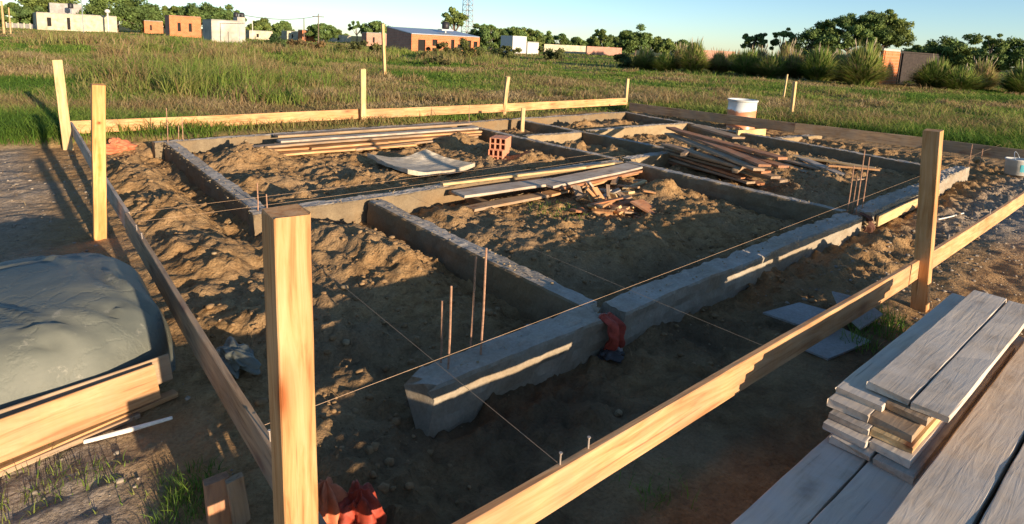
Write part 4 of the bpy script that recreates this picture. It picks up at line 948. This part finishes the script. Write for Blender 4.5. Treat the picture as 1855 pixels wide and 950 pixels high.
for i,(lb,px,tp,wp,dp,kd) in enumerate(TR):
    big= kd=='big'
    tree(lb,px,tp,wp,dp,kd,seed=50+i,tint=(.13,.185,.055) if i%3==1 else (.10,.16,.05),bottom=.30 if big else .02)

# pampas clumps with plumes
def pampas(seed,Hh_=2.2,R_=1.3,plumes=4,dry=.25):
    R4=np.random.RandomState(seed); r_=empty('pampas_clump',(0,0,0)); n=2600
    a=R4.rand(n)*6.283; r=R_*.35*np.sqrt(R4.rand(n)); base=np.stack([r*np.cos(a),r*np.sin(a),np.zeros(n)-.05],-1)
    az=a+R4.normal(0,.5,n); hg=Hh_*(.45+.4*R4.rand(n)); ln=.05+1.15*R4.rand(n)**1.3; hg=hg*(1.15-.45*ln)*(.75+.5*R4.rand(n))
    V_=np.zeros((n,7,3)); w_=.03*(.7+.7*R4.rand(n)); fx,fy=-np.sin(az)*w_,np.cos(az)*w_
    for i,tt in enumerate((0,0,.4,.4,.75,.75,1.)):
        out_=R_*ln*tt**1.7; z_=hg*1.15*(tt*(1+.25*ln)-.42*ln*tt**2.4); sg=0 if i==6 else (-1 if i%2==0 else 1)
        V_[:,i,0]=base[:,0]+np.cos(az)*out_+fx*sg; V_[:,i,1]=base[:,1]+np.sin(az)*out_+fy*sg; V_[:,i,2]=base[:,2]+z_
    I=7*np.arange(n)[:,None]; F_=np.concatenate([I+np.array([[0,1,3]]),I+np.array([[0,3,2]]),I+np.array([[2,3,5]]),I+np.array([[2,5,4]]),I+np.array([[4,5,6]])]).reshape(-1,3)
    C_=palpick(dry+.10+R4.normal(0,.16,n),R4)*np.array([1.15,1.05,1.3]); mk('foliage',V_.reshape(-1,3),F_,GRASSM,r_,tint=np.repeat(C_,7,0))
    m_=MB(); pv=[];pf=[]
    for i in range(plumes):
        a=R4.rand()*6.283; l=R4.uniform(.1,.55); h_=Hh_*R4.uniform(.8,1.12); p0=(0,0,.3); p1=(math.cos(a)*l*.6,math.sin(a)*l*.6,h_*.6); p2=(math.cos(a)*l*1.2,math.sin(a)*l*1.2,h_)
        m_.tube([p0,p1,p2,(p2[0]*1.1,p2[1]*1.1,h_+.12),(p2[0]*1.2,p2[1]*1.2,h_+.38)],[.012,.010,.02,.038,.008],5)
    m_.build('plume',PLUME,r_)['kind']='stuff'
    return r_
PLUME=plain('pampas_plume',(.40,.33,.22),.9,0,.3,8)
V1=[pampas(1),pampas(2,2.0,1.5,2,.15),pampas(3,2.2,1.2,8,.42)]
PP=[(1168,48,1.0,0,'green clump at the left end of the pampas row'),(1205,46,.8,1,'second low clump from the left in the pampas row'),(1255,45,1.0,0,'rounded clump left of the gap in the pampas row'),(1300,46,.95,2,'yellowish clump beside the gap of the pampas row'),(1352,44,1.0,1,'dark green clump in the middle of the pampas row'),
    (1398,42,1.05,0,'clump standing before the left wispy tree'),(1436,42,.95,2,'clump with many plumes under the right wispy tree'),(1480,40,1.05,1,'dark clump under the left shoulder of the big trees'),(1520,41,1.1,2,'plumed clump in front of the main big tree'),(1558,36,1.15,0,'large yellow green clump beside the orange hut'),
    (1328,52,1.05,0,'clump standing behind the row near its gap'),(1232,52,1.0,2,'clump behind the left part of the pampas row'),(1420,50,1.1,2,'plumed clump behind the middle of the row'),(1545,47,1.15,2,'plumed clump just behind the large yellow green one'),
    (1690,37,.95,1,'dark clump in front of the shack'),(1735,36,1.0,1,'wide dark clump right of the shack'),(1775,38,.95,2,'plumed clump below the pointed tree'),(1850,35,.85,1,'low dark clump at the right edge'),(1488,49,1.1,2,'plumed clump behind the dark clump near the big trees'),(1375,52,1.0,2,'plumed clump behind the dark middle clump')]
usedv=set()
for i,(px,dp,s,kd,lb) in enumerate(PP):
    o=V1[kd] if kd not in usedv else copy_tree(V1[kd]); usedv.add(kd)
    g=far(px,dp); o.location=(g.x,g.y,0); o.rotation_euler=(0,0,i*1.7); o.scale=(s*(.85+.4*((i*3)%4)/4),s,s*(.72+.4*((i*7)%5)/5)); tag(o,lb,'pampas grass','pampas clumps beyond the field')
# round bushes in the field
def bush(label,px,dp,w_,h_,seed,tint):
    g=far(px,dp); V_,F_,C_,c0=crown_mesh(seed,w_/2,w_/2,h_*.55,h_*.45,18,150,.34,max(.05,.0018*dp),tint); o=mk('bush',V_,F_,LEAFM,loc=(g.x,g.y,0),tint=C_); tag(o,label,'bush','bushes scattered in the field')
for i,a in enumerate([('dark green bush beside the grey house with tanks',497,52,2.6,1.5,(.05,.09,.03)),('bush low in front of the brick house doors',800,50,4,1.2,(.10,.10,.04)),('olive bush right of the brick house',852,52,3.4,1.6,(.09,.11,.035)),('small bush under the round trees',920,60,3,1.3,(.08,.10,.035)),
    ('bush alone in the field centre',1000,62,2.6,1.4,(.08,.10,.035)),('dark bush left of the pampas row',1135,50,1.8,1.3,(.06,.09,.03)),('dark olive bush in the field below the brick house',790,36,2.0,.6,(.07,.075,.035)),('brown low bush left of the braced pole',655,46,3.4,1.2,(.09,.10,.035)),('low brownish bush before the small pale houses',555,48,3.0,1.2,(.13,.10,.05))]):
    bush(a[0],a[1],a[2],a[3],a[4],300+i,a[5])

# ------------------------------------------------------------------ houses
def wall_open(m_,L,h0,h1,th,ops,axis_='x',x0=0,y0=0):
    """wall of length L with a top from h0 to h1 (kept level in strips), ops = (a,b,z0,z1)"""
    xs=sorted(set([0,L]+[o[0] for o in ops]+[o[1] for o in ops]))
    for a,b_ in zip(xs[:-1],xs[1:]):
        hh=h0+(h1-h0)*((a+b_)/2/L); segs=[(0,hh)]
        for o in ops:
            if o[0]<=a+1e-6 and o[1]>=b_-1e-6:
                ns=[]
                for s in segs:
                    if o[2]>s[0]: ns.append((s[0],min(s[1],o[2])))
                    if o[3]<s[1]: ns.append((max(s[0],o[3]),s[1]))
                segs=ns
        for s in segs:
            if s[1]-s[0]<.02: continue
            if axis_=='x': m_.box(x0+a,x0+b_,y0,y0+th,s[0],s[1])
            else: m_.box(x0,x0+th,y0+a,y0+b_,s[0],s[1])
def house(name,label,px0,px1,pxs,top,depth,mat,ops=(),mat2=None,side=None,roof=None,slope=0,roofmat=ROOFM,cat='house',pxback=None):
    """px0..px1: sunny long face; pxs: column where the shaded side face ends at the back; ops in fractions of the face"""
    g=far(px0,depth); g.z=0; L=along(g,(1,0,0),px1); Wd=along(g,(0,1,0),pxs) if pxs else 4.; h_=zat(g,top)
    r_=empty(name,g); tag(r_,label,cat)
    oo=[(a*L,b_*L,c_*h_,d_*h_) for a,b_,c_,d_ in ops]
    m_=MB(); wall_open(m_,L,h_,h_,.18,oo); m_.build('front_wall',mat,r_)
    m_=MB(); hb=h_+slope; 
    def slab_(x0,x1): 
        n=len(m_.v); m_.v+=[(x0,.18,0),(x1,.18,0),(x1,Wd,0),(x0,Wd,0),(x0,.18,h_),(x1,.18,h_),(x1,Wd,hb),(x0,Wd,hb)]
        m_.f+=[tuple(n+i for i in q) for q in ((0,3,2,1),(4,5,6,7),(0,1,5,4),(1,2,6,5),(2,3,7,6),(3,0,4,7))]
    slab_(0,.18); m_.build('side_wall',mat2 or mat,r_); m_=MB(); slab_(L-.18,L); m_.build('side_wall',mat2 or mat,r_)
    m_=MB(); m_.box(.18,L-.18,Wd-.18,Wd,0,hb-.02); m_.build('back_wall',mat2 or mat,r_)
    m_=MB(); e=.25 if roof else -.02; n=0
    m_.v+=[(-e,-e if roof else .02,h_+.02),(L+e,-e if roof else .02,h_+.02),(L+e,Wd+e,hb+.02),(-e,Wd+e,hb+.02),(-e,-e if roof else .02,h_+.12),(L+e,-e if roof else .02,h_+.12),(L+e,Wd+e,hb+.12),(-e,Wd+e,hb+.12)]
    m_.f+=[(0,3,2,1),(4,5,6,7),(0,1,5,4),(1,2,6,5),(2,3,7,6),(3,0,4,7)]; m_.build('roof',roofmat,r_)
    for a,b_,c_,d_ in oo:
        if c_>.2: MB().box(a+.02,b_-.02,.165,.178,c_+.02,d_-.02).build('window',DARK,r_)
        else: MB().box(a+.02,b_-.02,.165,.178,c_+.001,d_-.02).build('door',DARK,r_)
    return r_,L,Wd,h_
brk,L,Wd,h_=house('brick_house','unfinished orange brick house with dark openings and a sheet metal roof',745,868,700,62,72,BRICKM,
   ops=((.09,.19,0,.72),(.29,.36,.40,.76),(.29,.36,.05,.28),(.43,.52,.52,.60),(.56,.61,.05,.80),(.66,.75,.22,.55),(.80,.865,.0,.80),(.905,.965,.38,.75)),mat2=BRICKP,slope=.75)  # side walls: the grey-purple of their shadow is put into the brick colour
# far house parts seen over the roof
m_=MB().box(L*.3,L*.72,-.9,-.75,0,h_*.55)
tk=empty('roof_tank',far(806,78)); tk.location.z=0; zt=zat(tk.location,40); tag(tk,'black water tank with a white collar on a thin mast above the brick house','water tank')
MB().lathe([(0,zt-.95),(.42,zt-.95),(.50,zt-.80),(.50,zt-.2),(.3,zt),(0,zt+.02)],18).build('tank',BLACKP,tk,smooth=True)
MB().box(-.9,.9,-.5,.5,zt-1.15,zt-.97).build('platform',WHITE,tk)
MB().tube([(0,0,0),(0,0,zt-1.2)],.10,8).build('mast',WHITE,tk)
house('perimeter_wall_house','long low cream plastered house at the upper left',68,213,40,23,105,CREAM,ops=((.12,.17,.25,.75),(.36,.40,.1,.8)),roofmat=GREYW)
gh1,L1,W1,h1=house('grey_box_house','flat topped grey box house rising behind the cream house',93,152,80,6,118,GREYW,roofmat=GREYW)
tk=empty('roof_tank',far(131,116)); tk.location.z=0; zt=zat(tk.location,6); tag(tk,'black water tank in front of the grey box house','water tank')
MB().lathe([(0,zt-1.0),(.40,zt-1.0),(.45,zt-.85),(.45,zt-.2),(.3,zt),(0,zt)],16).build('tank',BLACKP,tk,smooth=True); MB().tube([(0,0,0),(0,0,zt-1)],.12,8).build('stand',STEEL,tk)
tk=empty('water_tank',far(197,108)); tk.location.z=0; zt=zat(tk.location,17); zb_=zat(tk.location,24.5); tag(tk,'white mushroom shaped water tank on a pole at the upper left','water tank')
rr=(zt-zb_)*.62; MB().lathe([(0,zb_),(rr*.6,zb_+.02),(rr,zb_+(zt-zb_)*.35),(rr*.9,zb_+(zt-zb_)*.7),(rr*.4,zt),(0,zt)],20).build('tank',WHITE,tk,smooth=True); MB().tube([(0,0,0),(0,0,zb_)],.14,8).build('pole',WHITE,tk)
oh,_,_,_=house('orange_house','small orange brick house among the weeds at the upper left',308,365,300,29,95,BRICKM,ops=((.25,.35,.3,.7),(.6,.7,.3,.7)),mat2=BRICKP,roofmat=BRICKP)
lh,L3_,W3_,h3_=house('grey_house','pale grey plastered house with a taller block at its right end',384,431,368,37,68,LGREY,ops=((.62,.64,.05,.55),),roofmat=GREYW)
g=Vector((L3_,0,0)); zz_=zat(Vector(lh.location)+g,31); L4_=along(Vector(lh.location)+g,(1,0,0),445); MB().box(L3_+.002,L3_+L4_,-.02,1.6,0,zz_).build('tower_block',LGREY,lh)
tk=empty('roof_tank',(lh.location.x+L3_+L4_*.5,lh.location.y+.8,zz_)); tag(tk,'pair of black water tanks on the tall block of the grey house','water tank')
for dx in (-.33,.33): MB().lathe([(0,0),(.28,0),(.3,.08),(.3,.42),(.18,.55),(0,.57)],14,dx,0).build('tank',BLACKP,tk,smooth=True)
for (nm,lb,a,b_,s_,tp,dp,mt) in [('low_house','low pale house with a thin antenna right of the grey house',452,494,446,56,110,CREAM),('low_house','low cream house at the centre left of the horizon',520,548,510,57,125,CREAM),('low_house','small reddish house beside the utility pole',548,575,540,55,120,BRICKM),
     ('low_house','low beige house left of the umbrella shaped tree',600,636,594,64,130,CREAM),('low_house','low brick house left of the big brick one',664,700,655,60,100,BRICKP),('low_house','tiny reddish roofs left of the orange house',262,296,255,38,120,BRICKM),
     ('white_house','small white house with a stepped top near the round trees',955,975,925,77,90,WHITE)]:
    r_,a1,b1,c1=house(nm,lb,a,b_,s_,tp,dp,mt,ops=((.3,.4,.3,.7),) if nm!='white_house' else (),mat2=GREYW if nm=='white_house' else None,roofmat=GREYW)
    if nm=='white_house':
        MB().box(-a1*1.2,-.01,.3,b1*.8,c1*.1,c1*1.45).build('upper_block',mt,r_)
r_,a1,b1,c1=house('orange_hut','orange brick hut with a pale doorway between pampas clumps',1592,1622,1588,92,38,BRICKM,ops=((.55,.85,0,.8),),roofmat=LGREY,cat='hut'); 
r_,a1,b1,c1=house('plank_shack','dark plank shack with a long shaded opening right of the orange hut',1624,1692,1622,96,42,SHACK,ops=((.25,.65,.4,.8),(.74,.86,.3,.9)),roofmat=SHACK,cat='hut')
# low far walls
def farwall(lb,a,b_,tp,dp,mt):
    g=far(a,dp); g.z=0; h=far(b_,dp*1.03); d=h-g; h_=zat(g,tp); o=bar('low_wall',g+Vector((0,0,h_/2)),h+Vector((0,0,h_/2)),.2,h_,mt,warp=.02); tag(o,lb,'wall')
farwall('long tan low wall below the horizon trees in the centre',985,1060,80,125,CREAM); farwall('tan low wall continuing to the ragged centre right tree',1062,1125,84,120,BRICKP); farwall('pale brick fence wall far right of the centre trees',1255,1330,90,110,BRICKP)
# left fence with posts
r_=empty('grey_fence',far(12,112)); tag(r_,'grey panel fence with pale posts at the far left edge','fence')
d=far(66,112)-r_.location; h_=zat(r_.location,40); n_=5
for i in range(n_):
    a=d*(i/n_); b_=d*((i+1)/n_); bar('fence_panel',a+Vector((0,0,h_*.42)),b_-d*.004+Vector((0,0,h_*.42)),.06,h_*.84,GREYW,r_)
for i in range(n_+1): p_=d*(i/n_)-d*.002; bar('fence_post',(p_.x,p_.y-.12,-.1),(p_.x,p_.y-.12,h_),.16,.16,CREAM,r_,up=(1,0,0))
# poles
def pole(lb,px,dp,top,r=.10,cross=True,mat=STEEL,name='utility_pole'):
    g=far(px,dp); g.z=0; h_=zat(g,top); r_=empty(name,g); tag(r_,lb,'pole'); MB().tube([(0,0,-.2),(0,0,h_)],[r,r*.7],8).build('pole',mat,r_)
    if cross: MB().box(-.8,.8,-.05,.05,h_-.45,h_-.35).build('crossarm',mat,r_)
    return r_,h_
u1,hu1=pole('utility pole carrying a wire left of the umbrella shaped tree',577,80,25,.09,mat=TRUNK); u2,hu2=pole('thin pole in front of the grey house with tanks',434,64,26,.05,False)
pole('tall thin pole passing before the grey box house',152,70,-20,.05,False); pole('pale post at the far left edge with a bent top',8,60,2,.12,False,W_PALE); pole('thin pale post next to the left edge one',20,62,14,.08,False,W_PALE)
pole('slim grey post among the low pale houses',551,95,33,.10,False,TRUNK); pole('pale antenna mast behind the low pale house',458,105,36,.08,False,WHITE)
a=u2.location+Vector((0,0,hu2)); b_=u1.location+Vector((0,0,hu1-.3)); o0=a.copy(); m_=MB()
m_.tube([a.lerp(b_,i/16)-o0-Vector((0,0,.5*4*(i/16)*(1-i/16))) for i in range(17)],.035,5); tag(m_.build('overhead_wire',WIRE,loc=o0),'sagging overhead wire between the two poles on the left','wire')
# lattice tower
g=far(845,150); g.z=0; zt=zat(g,-30); r_=empty('lattice_tower',g); tag(r_,'tall steel lattice mast rising out of the frame behind the brick house','tower')
wt=lambda z_: 1.15-.35*z_/zt
for sx,sy in ((-1,-1),(1,-1),(1,1),(-1,1)): MB().tube([(sx*wt(0),sy*wt(0),0),(sx*wt(zt),sy*wt(zt),zt)],.10,5).build('leg',TOWERM,r_)
m_=MB(); k=12
for i in range(k):
    z0_,z1_=zt*i/k,zt*(i+1)/k; q=[(-1,-1),(1,-1),(1,1),(-1,1)]
    for j in range(4):
        a,b_=q[j],q[(j+1)%4]; m_.tube([(a[0]*wt(z0_),a[1]*wt(z0_),z0_),(b_[0]*wt(z1_),b_[1]*wt(z1_),z1_)],.05,4); m_.tube([(a[0]*wt(z1_),a[1]*wt(z1_),z1_),(b_[0]*wt(z1_),b_[1]*wt(z1_),z1_)],.05,4)
m_.build('bracing',TOWERM,r_)
